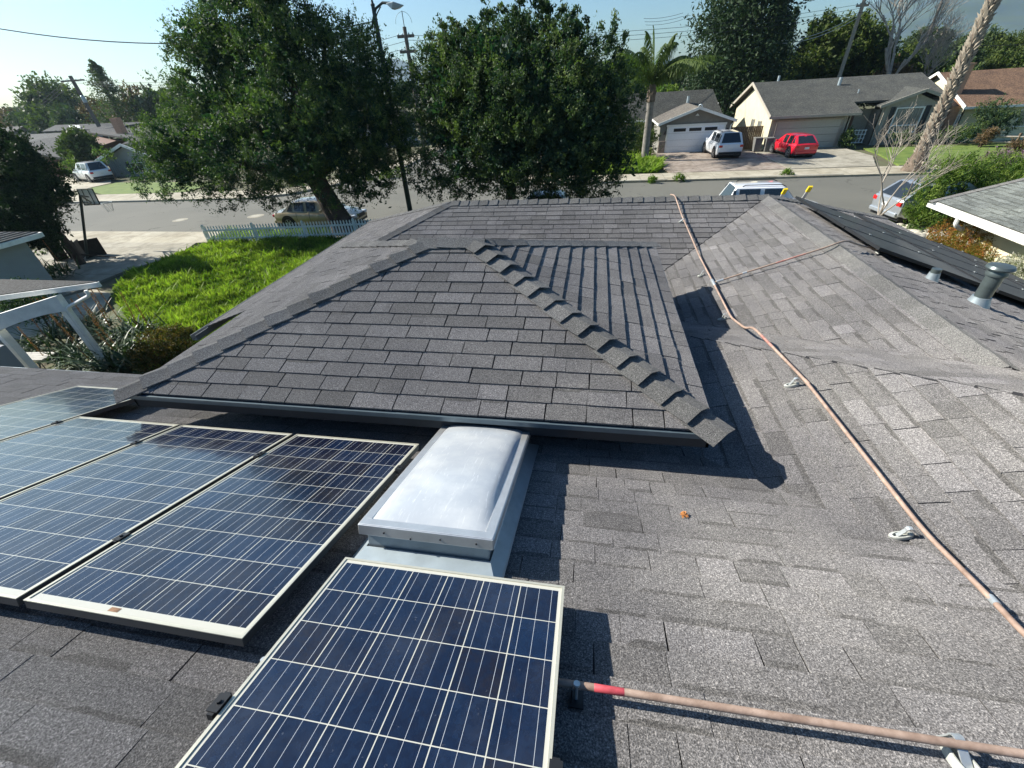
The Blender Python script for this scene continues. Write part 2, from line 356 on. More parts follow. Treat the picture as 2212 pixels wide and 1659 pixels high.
def leafquads(C, size, aspect=.45, up=.25, D=None):
    n = len(C); d = unit(rng.normal(size=(n, 3))+np.array([0, 0, up])) if D is None else unit(D+rng.normal(size=(n, 3))*.35)
    w = unit(np.cross(d, rng.normal(size=(n, 3)))); s = np.asarray(size).reshape(-1, 1)*np.ones((n, 1))
    return np.stack([C-d*s*.5, C+w*s*aspect*.5, C+d*s*.5, C-w*s*aspect*.5], 1)
def crown(name, blobs, nclus, nleaf, size, mat, parent, spread=.3, up=.25, squash=1.0, inner=.25, aspect=.45, tbias=0, seed=None):
    """leaf clumps scattered in the outer shell of several ellipsoids, a few deeper inside"""
    B = np.array([list(b) if len(b) == 6 else [b[0], b[1], b[2], b[3], b[3], b[3]*squash] for b in blobs], float)
    w = (B[:, 3]*B[:, 5])**1.0; w /= w.sum(); bi = rng.choice(len(B), nclus, p=w)
    d = unit(rng.normal(size=(nclus, 3))); r = np.where(rng.random(nclus) < inner, rng.uniform(.1, .75, nclus), rng.uniform(.72, 1.06, nclus))[:, None]
    C = B[bi, :3]+d*B[bi, 3:]*r
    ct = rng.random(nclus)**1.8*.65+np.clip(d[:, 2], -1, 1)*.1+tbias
    sz = rng.uniform(.6, 1.35, nclus)*spread
    axis = unit(d+np.array([0, 0, .6])+rng.normal(size=(nclus, 3))*.4)
    ns = max(3, nleaf//9); k = np.repeat(np.arange(nclus), ns); q = len(k)          # sprigs
    r0 = unit(rng.normal(size=(q, 3)))*rng.random((q, 1))**.5*sz[k][:, None]*.62
    sd = unit(axis[k]*.9+r0/np.maximum(sz[k][:, None], .01)*.9+rng.normal(size=(q, 3))*.35); sl = sz[k]*rng.uniform(.45, 1.15, q)
    j = np.repeat(np.arange(q), 9); n = len(j); f = np.tile(np.linspace(.05, 1, 9), q)
    P = C[k][j]+r0[j]+sd[j]*(sl[j]*f)[:, None]+rng.normal(size=(n, 3))*size*.35
    D = unit(sd[j]*.8+rng.normal(size=(n, 3))*.75+np.array([0, 0, up*.5]))
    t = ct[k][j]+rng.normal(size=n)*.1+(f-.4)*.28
    w = unit(np.cross(D, rng.normal(size=(n, 3)))); s_ = (size*rng.uniform(.65, 1.35, n)*(1.15-.35*f))[:, None]
    Q = np.stack([P-D*s_*.5, P+w*s_*aspect*.5, P+D*s_*.5, P-w*s_*aspect*.5], 1)
    return quadmesh(name, Q, mat, parent, t)
def pb(px, py, r, Y, sy=1.0):       # a round clump read off at pixel size r, standing at distance Y
    c = AY(px, py, Y); dep = (c-V((0, 0, CH))).dot(CF); R = r*dep/FOC
    return (c.x, c.y, c.z, R, R*sy, R)
def wob(p, q, n, amp):
    p, q = V(p), V(q); out = []
    for i in range(n+1):
        f = i/n; a = p.lerp(q, f); k = sin(f*pi)*amp
        out.append(a+V((random.uniform(-k, k), random.uniform(-k, k), random.uniform(-k, k)*.4)))
    return out
# ------------------------------------------------------------------ shingles
def clip(poly, reg):
    out = poly
    for i in range(len(reg)):
        a, b = reg[i], reg[(i+1) % len(reg)]; inp = out; out = []
        if not inp: return []
        ex, ey = b[0]-a[0], b[1]-a[1]
        def sd(p): return ex*(p[1]-a[1])-ey*(p[0]-a[0])
        for j in range(len(inp)):
            p, q = inp[j], inp[(j+1) % len(inp)]; sp, sq = sd(p), sd(q)
            if sp >= 0: out.append(p)
            if (sp >= 0) != (sq >= 0):
                k = sp/(sp-sq); out.append((p[0]+(q[0]-p[0])*k, p[1]+(q[1]-p[1])*k))
    return out
def shingle_plane(mb, reg3, up, expo=.143, seed=1, gapp=.55, gap=.008, wmin=.14, wmax=.34, band=.55, hb=.012, v0=None):
    """reg3 convex polygon in 3D, up = downhill-to-uphill horizontal direction"""
    rnd = random.Random(seed); P = [V(p) for p in reg3]
    n = (P[1]-P[0]).cross(P[2]-P[0]).normalized(); n = n if n.z > 0 else -n
    u = V((up[1], -up[0], 0)).normalized(); v = n.cross(u).normalized()
    if v.z < 0: v = -v
    o = P[0]; reg = [((p-o).dot(u), (p-o).dot(v)) for p in P]
    ar = sum(reg[i][0]*reg[(i+1) % len(reg)][1]-reg[(i+1) % len(reg)][0]*reg[i][1] for i in range(len(reg)))
    if ar < 0: reg.reverse()
    W = lambda a, b, h: o+u*a+v*b+n*h
    mb.face([W(a, b, -.006) for a, b in reg], 1, 0)
    u0, u1 = min(a for a, b in reg), max(a for a, b in reg); w0, w1 = min(b for a, b in reg), max(b for a, b in reg)
    j = 0; b0 = w0
    while b0 < w1:
        a = u0-rnd.random()*.3; b1 = b0+expo; last = .5
        while a < u1:
            w = rnd.uniform(wmin, wmax); g = gap if rnd.random() < gapp else .0
            lam = rnd.choice((0, 0, .004)); jb = rnd.uniform(-.003, .003); tin = min(.95, max(.2, rnd.gauss(.52, .15)))
            if rnd.random() < .35: tin = .65*last+.35*tin
            last = tin
            sh = rnd.uniform(-.004, .004)
            pl = clip([(a+g/2, b0+jb), (a+w-g/2, b0+jb+rnd.uniform(-.002, .002)), (a+w-g/2+sh, b1+.004), (a+g/2+sh, b1+.004)], reg)
            if len(pl) >= 3:
                H = lambda p: lam*.6+.002+(hb-.002)*(1-(p[1]-b0)/expo)
                top = [W(p[0], p[1], H(p)) for p in pl]; mb.face(top, 0, tin)
                for i in range(len(pl)):
                    p, q = pl[i], pl[(i+1) % len(pl)]
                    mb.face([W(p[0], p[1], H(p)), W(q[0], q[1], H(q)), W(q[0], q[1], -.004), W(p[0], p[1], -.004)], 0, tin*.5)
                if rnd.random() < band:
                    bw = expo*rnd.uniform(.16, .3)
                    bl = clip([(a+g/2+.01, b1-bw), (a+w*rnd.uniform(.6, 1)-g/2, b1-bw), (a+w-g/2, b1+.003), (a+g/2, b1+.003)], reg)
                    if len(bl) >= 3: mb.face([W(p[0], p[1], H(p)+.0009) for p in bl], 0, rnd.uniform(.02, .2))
            a += w
        b0 = b1; j += 1
def caps(mb, lo, hi, dL, dR, wid=.15, expo=.2, lift=.02, th=.006, mat=0, seed=3, jit=.3):
    """bent cap pieces from the low end to the high end; dL,dR run down each slope away from the ridge"""
    rnd = random.Random(seed); lo, hi = V(lo), V(hi); L = (hi-lo).length; d = (hi-lo)/L; dL, dR = V(dL).normalized(), V(dR).normalized(); n = int(L/expo)
    up = (-(dL+dR)); up = up.normalized() if up.length > .01 else V((0, 0, 1)); ex = L/n
    for i in range(n):
        a = lo+d*(i*ex-.01); b = lo+d*((i+1)*ex+.03); l = lift*rnd.uniform(1-jit, 1+jit); w = wid*rnd.uniform(.96, 1.04)
        def ring(c, l_, ww):
            nL = up; k = .18
            return [c+dL*ww+up*(l_*.75), c+dL*ww*.3+up*(l_+.002), c+up*(l_+.008), c+dR*ww*.3+up*(l_+.002), c+dR*ww+up*(l_*.75)]
        A0, B0 = ring(a, l+.006, w), ring(b, .008, w*.99)
        t = rnd.uniform(.25, .8); m = len(A0)
        T = A0+B0+[p-up*th for p in A0]+[p-up*th for p in B0]
        fs = [(k, k+1, m+k+1, m+k) for k in range(m-1)]+[(2*m+k+1, 2*m+k, 3*m+k, 3*m+k+1) for k in range(m-1)]
        fs += [(k, 2*m+k, 2*m+k+1, k+1) for k in range(m-1)]+[(m+k, m+k+1, 3*m+k+1, 3*m+k) for k in range(m-1)]
        fs += [(0, m, 3*m, 2*m), (m-1, 3*m-1, 4*m-1, 2*m-1)]
        mb.hull(T, fs, mat, t)
# ================================================================== OWN HOUSE ROOF  (heights: eye at 6 m)
T = .3492
def Wz(x, y, c, sx=0, sy=0): return V((x, y, 6+c+sx*x+sy*y))
zP0 = lambda x, y: Wz(x, y, -1.525, 0, -T)
zRPb = lambda x, y: Wz(x, y, -2.68, T, 0)
zQ = lambda x, y: Wz(x, y, -.865, 0, -T)
zRPu = lambda x, y: Wz(x, y, -3.1, T, 0)
zFP = lambda x, y: Wz(x, y, -5.1, 0, T)
zLP = lambda x, y: Wz(x, y, -.963, T, 0)
zRt = lambda x, y: Wz(x, y, -.865, -T, 0)
zRt2 = lambda x, y: Wz(x, y, -.445, -T, 0)
zBk = lambda x, y: Wz(x, y, 1.137, 0, -T)
house = empty('shingle_house', (0, 5, 0), 'dark grey shingled house in the foreground with a raised hip roof in its middle', 'house')
XR = 3.2
def mainroof(mb):
    sp = shingle_plane
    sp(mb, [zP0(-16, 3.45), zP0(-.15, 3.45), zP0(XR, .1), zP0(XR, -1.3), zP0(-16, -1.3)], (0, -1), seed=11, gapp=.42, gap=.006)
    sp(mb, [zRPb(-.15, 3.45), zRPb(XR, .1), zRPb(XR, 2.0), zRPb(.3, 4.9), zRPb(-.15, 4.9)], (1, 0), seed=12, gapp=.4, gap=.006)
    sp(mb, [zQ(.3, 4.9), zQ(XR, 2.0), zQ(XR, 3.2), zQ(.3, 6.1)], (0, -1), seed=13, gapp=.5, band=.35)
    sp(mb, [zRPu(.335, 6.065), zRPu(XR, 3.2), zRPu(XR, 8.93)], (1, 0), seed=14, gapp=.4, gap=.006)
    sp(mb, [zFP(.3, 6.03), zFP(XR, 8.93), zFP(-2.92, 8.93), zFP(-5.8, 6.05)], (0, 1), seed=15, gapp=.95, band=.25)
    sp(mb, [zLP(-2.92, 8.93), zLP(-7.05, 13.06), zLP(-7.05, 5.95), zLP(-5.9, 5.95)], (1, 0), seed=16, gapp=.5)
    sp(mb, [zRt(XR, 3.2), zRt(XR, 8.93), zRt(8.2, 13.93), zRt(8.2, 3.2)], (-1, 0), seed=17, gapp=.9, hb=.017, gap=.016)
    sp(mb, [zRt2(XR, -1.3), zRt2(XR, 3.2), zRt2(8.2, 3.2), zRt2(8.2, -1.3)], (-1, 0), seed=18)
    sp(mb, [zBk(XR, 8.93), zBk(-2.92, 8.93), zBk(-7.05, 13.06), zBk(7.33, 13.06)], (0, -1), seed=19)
roof = part('roof', [M['sh'], M['under']], house, mainroof)
def hipcaps(mb, lo, hi, nA, nB, **k):
    d = (V(hi)-V(lo)).normalized(); a = d.cross(V(nA)); b = V(nB).cross(d)
    a = a if a.z < 0 else -a; b = b if b.z < 0 else -b
    caps(mb, lo, hi, a, b, **k)
class PF:
    """collects one mesh per call so that every run of caps is an object of its own"""
    def __init__(s, name, mat, par): s.a = (name, mat, par)
    def go(s, fn, *a, **k): mb = MB(); fn(mb, *a, **k); return mb.build(s.a[0], s.a[1], s.a[2])
def each(name, mat, par, fn):
    def fake(f):
        def g(mb, *a, **k): PF(name, mat, par).go(f, *a, **k)
        return g
    fn(fake(caps), fake(hipcaps))
def ridgecaps(caps, hipcaps):
    s = T/math.sqrt(1+T*T); c = 1/math.sqrt(1+T*T); mb = None
    caps(mb, zFP(XR, 8.93)+V((0, 0, .012)), zFP(-2.92, 8.93)+V((0, 0, .012)), (0, -c, -s), (0, c, -s), .15, .2, .022, seed=4)
    caps(mb, zRPu(XR, 8.93)+V((0, 0, .006)), zRPu(XR, 3.25)+V((0, 0, .006)), (-c, 0, -s), (c, 0, -s), .15, .2, .007, seed=5)
    caps(mb, zRPb(XR, 3.2)+V((0, 0, .006)), zRPb(XR, 0)+V((0, 0, .006)), (-c, 0, -s), (c, 0, -s), .15, .2, .007, seed=6)
def hips(caps, hipcaps):
    mb = None; z = V((0, 0, .012)); nF = (0, -T, 1); nL = (-T, 0, 1); nB = (0, T, 1); nR = (T, 0, 1)
    hipcaps(mb, zFP(-5.8, 6.05)+z, zFP(-2.92, 8.93)+z, nF, nL, wid=.14, expo=.2, lift=.016, seed=7)
    hipcaps(mb, zLP(-7.05, 13.06)+z, zLP(-2.92, 8.93)+z, nL, nB, wid=.14, expo=.2, lift=.016, seed=8)
    hipcaps(mb, zRt(8.2, 13.93)+z, zRt(XR, 8.93)+z, nB, nR, wid=.14, expo=.2, lift=.025, seed=9)
each('ridge_cap', M['shp'], house, ridgecaps); each('hip_cap', M['shp'], house, hips)
for a, b, k in ((zFP(.35, 6.08), zFP(3.12, 8.85), .8), (zQ(.9, 4.3), zQ(3.15, 2.05), .35)):
    def valley(mb):     # cut shingle edges along the valley, their shadow side painted near-black
        d = (b-a); L = d.length; d /= L; w = V((d.y, -d.x, 0)); s = 0; i = 0
        while s < L:
            l = min(random.uniform(.13, .24), L-s); p = a+d*s; q = a+d*(s+l*1.05); h = .009*k
            mb.slab([p+w*-.012+V((0, 0, h+.012)), q+w*-.008+V((0, 0, h+.003)), q+w*.012+V((0, 0, h)), p+w*.012+V((0, 0, h))], .012, 0, .1); s += l
    part('valley_edge', M['under'], house, valley)
# raised hip roof
PX0, PX1, PY0, PY1, PZ = -3.775, .875, 2.2, 6.02, 4.07
AL, AR = V((-1.64, 4.14, 4.70)), V((-1.17, 4.14, 4.70))
c_fl, c_fr, c_br, c_bl = V((PX0, PY0, PZ)), V((PX1, PY0, PZ)), V((PX1, PY1, PZ)), V((PX0, PY1, PZ))
def raised(mb):
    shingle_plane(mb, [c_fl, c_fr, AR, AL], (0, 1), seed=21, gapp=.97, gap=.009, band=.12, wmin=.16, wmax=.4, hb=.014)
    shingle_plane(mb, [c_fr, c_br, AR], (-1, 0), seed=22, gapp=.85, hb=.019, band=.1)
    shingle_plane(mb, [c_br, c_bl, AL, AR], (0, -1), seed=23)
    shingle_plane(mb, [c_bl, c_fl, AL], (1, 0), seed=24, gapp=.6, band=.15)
part('raised_roof', [M['sh'], M['under']], house, raised)
def pn(a, b, c): n = (V(b)-V(a)).cross(V(c)-V(a)); return n if n.z > 0 else -n
nF, nR, nB, nL = pn(c_fl, c_fr, AR), pn(c_fr, c_br, AR), pn(c_br, c_bl, AL), pn(c_bl, c_fl, AL)
def rhips(caps, hipcaps):
    mb = None; z = V((0, 0, .014)); dfr = (c_fr-AR).normalized()
    hipcaps(mb, c_fr+z+dfr*.06, AR+z, nF, nR, wid=.13, expo=.2, lift=.042, th=.006, seed=31, jit=.3)
    hipcaps(mb, c_fl+z+(c_fl-AL).normalized()*.05, AL+z, nF, nL, wid=.135, expo=.21, lift=.032, th=.009, seed=32)
    hipcaps(mb, c_br+z, AR+z, nR, nB, wid=.12, expo=.2, lift=.016, seed=33)
    hipcaps(mb, c_bl+z, AL+z, nL, nB, wid=.12, expo=.2, lift=.02, seed=34)
    s = .32; caps(mb, AL+V((-.1, 0, .02)), AR+V((.1, 0, .02)), (0, -1, -s), (0, 1, -s), .14, .2, .02, seed=35)
each('raised_hip_cap', M['shp'], house, rhips)
def rfascia(mb):
    z = PZ-.008; o = .02
    for a, b, n in ((c_fl, c_fr, (0, -1, 0)), (c_fr, c_br, (1, 0, 0)), (c_br, c_bl, (0, 1, 0)), (c_bl, c_fl, (-1, 0, 0))):
        n = V(n); L = (b-a).length; X = (b-a).normalized(); mid = (a+b)/2
        mb.box(mid+n*.012+V((0, 0, -.032)), (L+.024, .02, .04), M3=(X, n, V((0, 0, 1))))
        mb.box(mid+n*(-.015)+V((0, 0, -.024)), (L-.06, .05, .012), M3=(X, n, V((0, 0, 1))))
part('drip_edge', M['metal_teal'], house, rfascia)
def rboard(mb):
    for a, b, n in ((c_fl, c_fr, (0, -1, 0)), (c_fr, c_br, (1, 0, 0)), (c_bl, c_fl, (-1, 0, 0))):
        n = V(n); L = (b-a).length; X = (b-a).normalized(); mid = (a+b)/2
        mb.box(mid+n*(-.02)+V((0, 0, -.105)), (L-.02, .02, .10), M3=(X, n, V((0, 0, 1))))
    mb.slab([V((PX0+.04, PY0+.04, PZ-.06)), V((PX1-.04, PY0+.04, PZ-.06)), V((PX1-.04, PY1-.04, PZ-.06)), V((PX0+.04, PY1-.04, PZ-.06))], .02)
part('fascia', M['fascia_dark'], house, rboard)
def walls(mb):
    mb.box((-1.45, 4.3, 2.0), (3.7, 3.3, 3.97))
    mb.box((-6.4, .95, 1.55), (18.5, 3.9, 3.1)); mb.box((1.4, 3.5, 1.3), (3.0, 7, 2.5)); mb.box((5.0, 5.5, 1.3), (2.4, 12, 2.5)); mb.box((-.3, 10.0, 1.25), (12.6, 5, 2.45))
part('wall', M['wall_own'], house, walls)
def eaves(mb):      # pale metal drip edges and gutter on the outer eaves
    mb.box((-9.9, 3.455, zP0(0, 3.455).z-.012), (12.2, .022, .035)); 
    a, b = zLP(-7.06, 5.95), zLP(-7.06, 13.06); mb.box((a+b)/2+V((0, 0, -.014)), (.022, 7.1, .035)); 
part('eave_trim', M['galv'], house, eaves)
def gutter(mb):
    for k in range(1):
        a, b = zLP(-7.13, 5.62), zLP(-7.13, 13.0); mb.box((a+b)/2+V((0, 0, -.11)), (.12, 7.3, .012)); mb.box((a+b)/2+V((-.06, 0, -.06)), (.01, 7.3, .10)); mb.box((a+b)/2+V((.05, 0, -.06)), (.01, 7.3, .10))
part('gutter', M['guttergrey'], house, gutter)
part('gutter', M['fascia_dark'], house, lambda mb: (mb.box((8.24, 8.5, zRt(8.2, 0).z-.07), (.012, 10.4, .12)), mb.box((8.30, 8.5, zRt(8.2, 0).z-.12), (.12, 8.4, .012))))
# ------------------------------------------------------------------ blue solar panels
nP = V((0, T, 1)).normalized(); dP = V((0, 1, -T)).normalized(); PO = .145
def onP0(x, y, off): p = zP0(x, y); return p+nP*off
def onpan(x, y):    # point at plan position on the panel plane
    return V((x, y, 6-1.2955/nP.z-T*y))
def panel(x0, ytop, label, group, w=.982, L=1.632, mats=('cells', 'pframe', 'pframedark'), org=None, ax=None):
    X, Dn, Nn = ax if ax else (V((1, 0, 0)), dP, nP)
    o = org if org else onpan(x0, ytop)            # far (downslope) left corner; panel runs back upslope
    e = empty('solar_panel', o, label, 'solar panel', group)
    U = -Dn; W = lambda a, b, h: o+X*a+U*b+Nn*h
    def cells(mb):
        m = .0095; mx = (w-6*.1565)/2; mt = .026
        mb.face([W(m, m, -.004), W(w-m, m, -.004), W(w-m, L-m, -.004), W(m, L-m, -.004)], 0, .5, [(m-mx, m-mt), (w-m-mx, m-mt), (w-m-mx, L-m-mt), (m-mx, L-m-mt)])
        mb.face([W(m, m, -.012), W(m, L-m, -.012), W(w-m, L-m, -.012), W(w-m, m, -.012)], 0, .5, [(9, 9)]*4)
    part('cell_sheet', M[mats[0]], e, cells)
    def frame(mb):
        f = .011; h = .004
        for a0, b0, a1, b1 in ((0, 0, w, f), (0, L-f, w, L), (0, f, f, L-f), (w-f, f, w, L-f)):
            mb.box(W((a0+a1)/2, (b0+b1)/2, -h/2), (a1-a0, b1-b0, h), M3=(X, U, Nn))
    part('frame', M[mats[1]], e, frame, bevel=.0012)
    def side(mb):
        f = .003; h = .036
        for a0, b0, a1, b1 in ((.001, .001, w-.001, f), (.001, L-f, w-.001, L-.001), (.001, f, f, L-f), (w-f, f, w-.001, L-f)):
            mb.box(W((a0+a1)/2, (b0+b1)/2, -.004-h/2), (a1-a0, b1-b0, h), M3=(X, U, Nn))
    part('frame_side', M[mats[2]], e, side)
    return e, W
GP = 'blue solar panels on the near roof'
pan = []
for x0, yt, lab in ((-5.175, 2.69, 'blue solar panel farthest left, shifted toward the eave beyond the others'),
                    (-4.158, 2.025, 'blue solar panel third from the skylight, cut off by the left edge'),
                    (-3.141, 2.025, 'blue solar panel in the middle of the row with pale sky reflections'),
                    (-2.122, 2.025, 'blue solar panel beside the skylight with a wide cream lower edge and brown spot'),
                    (-1.009, .908, 'nearest blue solar panel, right below the skylight, dark cells and bright grid lines')):
    pan.append(panel(x0, yt, lab, GP))
for (e, W), cl in zip(pan, ([(.985+.012, .85)], [(1.0, .35), (1.0, 1.25)], [(1.0, .37), (1.0, 1.25)], [(1.0, .37), (-.015, .35)], [(-.02, .66), (.982+.012, .66)])):
    for a, b in cl:
        def f(mb): mb.box(W(a, b, -.006), (.02, .07, .022), M3=(V((1, 0, 0)), -dP, nP)); mb.box(W(a, b, .007), (.036, .055, .004), M3=(V((1, 0, 0)), -dP, nP)); mb.lathe(W(a, b, .009), [(.007, 0), (.007, .007)], 8, axis=nP)
        part('clamp', M['rail'], e, f)
e, W = pan[3]
part('rust_stain', M['rust'], e, lambda mb: mb.box(W(.40, 1.605, -.0033), (.045, .018, .0008), M3=(V((1, 0, 0)), -dP, nP)))
# brackets and rails under the panels
def footing(x, y, label):
    b = empty('mounting_foot', onP0(x, y, 0), label, 'bracket', 'metal feet under the near solar panel')
    def f(mb): mb.box(onP0(x, y, .016), (.05, .06, .006), M3=(V((1, 0, 0)), -dP, nP)); mb.box(onP0(x-.015, y, .045), (.005, .035, .06), M3=(V((1, 0, 0)), -dP, nP))
    part('angle_bracket', M['rail'], b, f)
    part('bolt', M['fit'], b, lambda mb: mb.lathe(onP0(x+.0, y, .05), [(.006, -.03), (.006, .03), (.011, .03), (.011, .038)], 10, axis=nP))
footing(.035, .52, 'galvanised foot with a bright bolt where the short pipe meets the near panel')
footing(-1.05, .42, 'small galvanised foot in the dark gap left of the near panel')
# ------------------------------------------------------------------ skylight
sk = empty('skylight', onP0(-.7, 1.65, 0), 'domed skylight with milky bulging cover in an aluminium frame', 'skylight')
SX0, SX1 = -1.0, -.372; SYn, SYf = 1.0, 2.235        # near and far edges in plan (at frame height)
AX = (V((1, 0, 0)), -dP, nP)
def skb(off, gx, gy0, gy1):     # corners of a rectangle parallel to the roof
    return [onP0(SX0-gx, SYn-gy0, off), onP0(SX1+gx, SYn-gy0, off), onP0(SX1+gx, SYf+gy1, off), onP0(SX0-gx, SYf+gy1, off)]
def frame4(mb, c, w, h, below=0, m=0):
    """ring of four bars: c = outer corners, w width inward, h height"""
    for i in range(4):
        a, b = c[i], c[(i+1) % 4]; p, q = c[i-1], c[(i+2) % 4]
        dx = (b-a).normalized(); inn = (q-b).normalized()
        if i % 2 == 0: mb.box((a+b)/2+inn*w/2-nP*h/2, ((b-a).length, w, h), M3=(dx, inn, nP), m=m)
        else: mb.box((a+b)/2+inn*w/2-nP*h/2, ((b-a).length-2*w, w, h), M3=(dx, inn, nP), m=m)
dy = .2*T
def skirt(mb):
    lo, mi, hi = skb(.030, .065, .15, .09), skb(.040, .058, .13, .08), skb(.088, -.004, -.004, -.004)
    for A4, B4 in ((lo, mi), (mi, hi)):
        for i in range(4): mb.face([A4[i], A4[(i+1) % 4], B4[(i+1) % 4], B4[i]])
    mb.face(lo)
part('flashing', M['galv'], sk, skirt)
part('curb', M['galv'], sk, lambda mb: frame4(mb, skb(.19, -.012, -.012, -.012), .03, .18), bevel=.002)
part('outer_frame', M['alu'], sk, lambda mb: (frame4(mb, skb(.222, .016, .016, .016), .014, .055), frame4(mb, skb(.226, .013, .013, .013), .046, .006)), bevel=.003)
def dome(mb):
    c = skb(.219, -.024, -.024, -.024); n = 28; m = 20
    def pt(i, j):
        a, b = i/n, j/m; p = (c[0].lerp(c[3], a)).lerp(c[1].lerp(c[2], a), b); ea = max(0, min(1, min(a, 1-a)*n/1.6-.6)); eb = max(0, min(1, min(b, 1-b)*m/1.6-.6))
        A_ = max(0, 1-abs(2*a-1)**3.2); B_ = max(0, 1-abs(2*b-1)**2.6)
        return p+nP*(.056*A_**.55*B_**.5)
    i0 = len(mb.v); mb.v += [tuple(pt(i, j)) for i in range(n+1) for j in range(m+1)]
    for i in range(n):
        for j in range(m): q = i0+i*(m+1)+j; mb.f.append((q, q+m+1, q+m+2, q+1)); mb.m.append(0); mb.t.append(.5)
part('dome', M['dome'], sk, dome, smooth=True)
for a, b in ((.2, .03), (.62, .03), (.88, .03), (.4, .045)):
    def f(mb):
        c = skb(.222, .016, .016, .016); p = c[0].lerp(c[1], a)-nP*b; mb.lathe(p, [(.004, 0), (.005, .004), (.002, .006)], 8, axis=dP*-1)
    part('screw', M['rail'], sk, f)
# ------------------------------------------------------------------ pipes
def bend(pts, k=5, r=.12):
    P = [V(p) for p in pts]; out = [P[0]]
    for i in range(1, len(P)-1):
        a, b, c = P[i-1], P[i], P[i+1]; r1 = min(r, (a-b).length*.45, (c-b).length*.45); p = b+(a-b).normalized()*r1; q = b+(c-b).normalized()*r1
        for j in range(k+1): t = j/k; out.append(p*(1-t)**2+b*2*t*(1-t)+q*t*t)
    out.append(P[-1]); return out
PR = .0118
def zR(f, x, y, h): return f(x, y)+V((0, 0, h))
def HP(px, py, off):
    v = ray(px, py); e = V((0, 0, CH)); q = onP0(0, 0, off); return e+v*((q-e).dot(nP)/v.dot(nP))
lp = [HP(2330, 1478, .07), HP(2211, 1369, .07), HP(2150, 1303, .07), zR(zRPb, 1.775, 1.6, .07), zR(zRPb, 1.715, 2.965, .07), zR(zRPb, 1.60, 3.9, .075), zR(zQ, 1.63, 4.15, .12), zR(zRPu, 1.715, 4.85, .075),
      zR(zRPu, 1.73, 5.913, .07), zR(zRPu, 1.74, 6.98, .07), zR(zFP, 1.735, 7.6, .08), zR(zFP, 1.62, 8.3, .07), zR(zFP, 1.54, 8.86, .10), V((1.50, 9.1, zFP(0, 8.86).z+.06))]
pip = empty('long_roof_pipe', zRPb(1.7, 3), 'long pale pink-tan pipe running up the right roof slope and over the far ridge', 'pipe')
part('pipe_run', M['pipe'], pip, lambda mb: mb.tube(bend(lp), PR, 14), smooth=True)
def sleeve(p, q, r, mat, par, name='coupling'):
    p, q = V(p), V(q); part(name, mat, par, lambda mb: mb.tube([p, p.lerp(q, .02), p.lerp(q, .98), q], [r*.9, r, r, r*.9], 14), smooth=True)
def along(a, b, f0, f1): a, b = V(a), V(b); return a.lerp(b, f0), a.lerp(b, f1)
sleeve(*along(lp[1], lp[2], .95, 1.25), .0148, M['fit'], pip)
sleeve(*along(lp[5], lp[4], .18, .42), .0121, M['pipepink'], pip, 'pink_band')
sleeve(*along(lp[4], lp[5], -.05, .02), .0138, M['pipe'], pip)
sleeve(*along(lp[10], lp[9], .3, .4), .0138, M['pipe'], pip)
tee = lp[8]; sleeve(tee+V((0, -.10, 0)), tee+V((0, .10, 0)), .0215, M['fit'], pip, 'tee_fitting')
br = [tee+V((.02, 0, .006)), zR(zRPu, 2.17, 5.95, .07), zR(zRPu, 3.02, 6.0, .08), V((3.28, 6.12, zRPu(XR, 0).z+.075)), zR(zRt, 3.6, 6.36, .07), zR(zRt, 4.02, 6.66, .06), zR(zRt, 4.5, 6.75, .05), zR(zRt, 5.0, 6.76, .06)]
bp = empty('branch_roof_pipe', tee, 'thinner branch pipe crossing the right ridge toward the black panels', 'pipe')
part('pipe_run', M['pipegrey'], bp, lambda mb: mb.tube(bend(br, 5, .2), .0108, 12), smooth=True)
sleeve(*along(br[1], br[2], .35, .75), .0111, M['pipepink'], bp, 'pink_band'); sleeve(*along(br[0], br[1], .05, .25), .0165, M['fit'], bp); sleeve(*along(br[0], br[1], .8, .92), .0145, M['fit'], bp)
sp0, sp1 = onP0(-.12, .525, .07), onP0(2.1, .555, .075)
sp_ = empty('short_roof_pipe', sp0, 'reddish-tan pipe in the lower right coming out from under the near panel', 'pipe')
part('pipe_run', M['pipe'], sp_, lambda mb: mb.tube([sp0, sp0.lerp(sp1, .3), sp0.lerp(sp1, .7), sp1], PR, 16), smooth=True)
sleeve(sp0.lerp(sp1, .095), sp0.lerp(sp1, .140), .0122, M['redtape'], sp_, 'red_band')
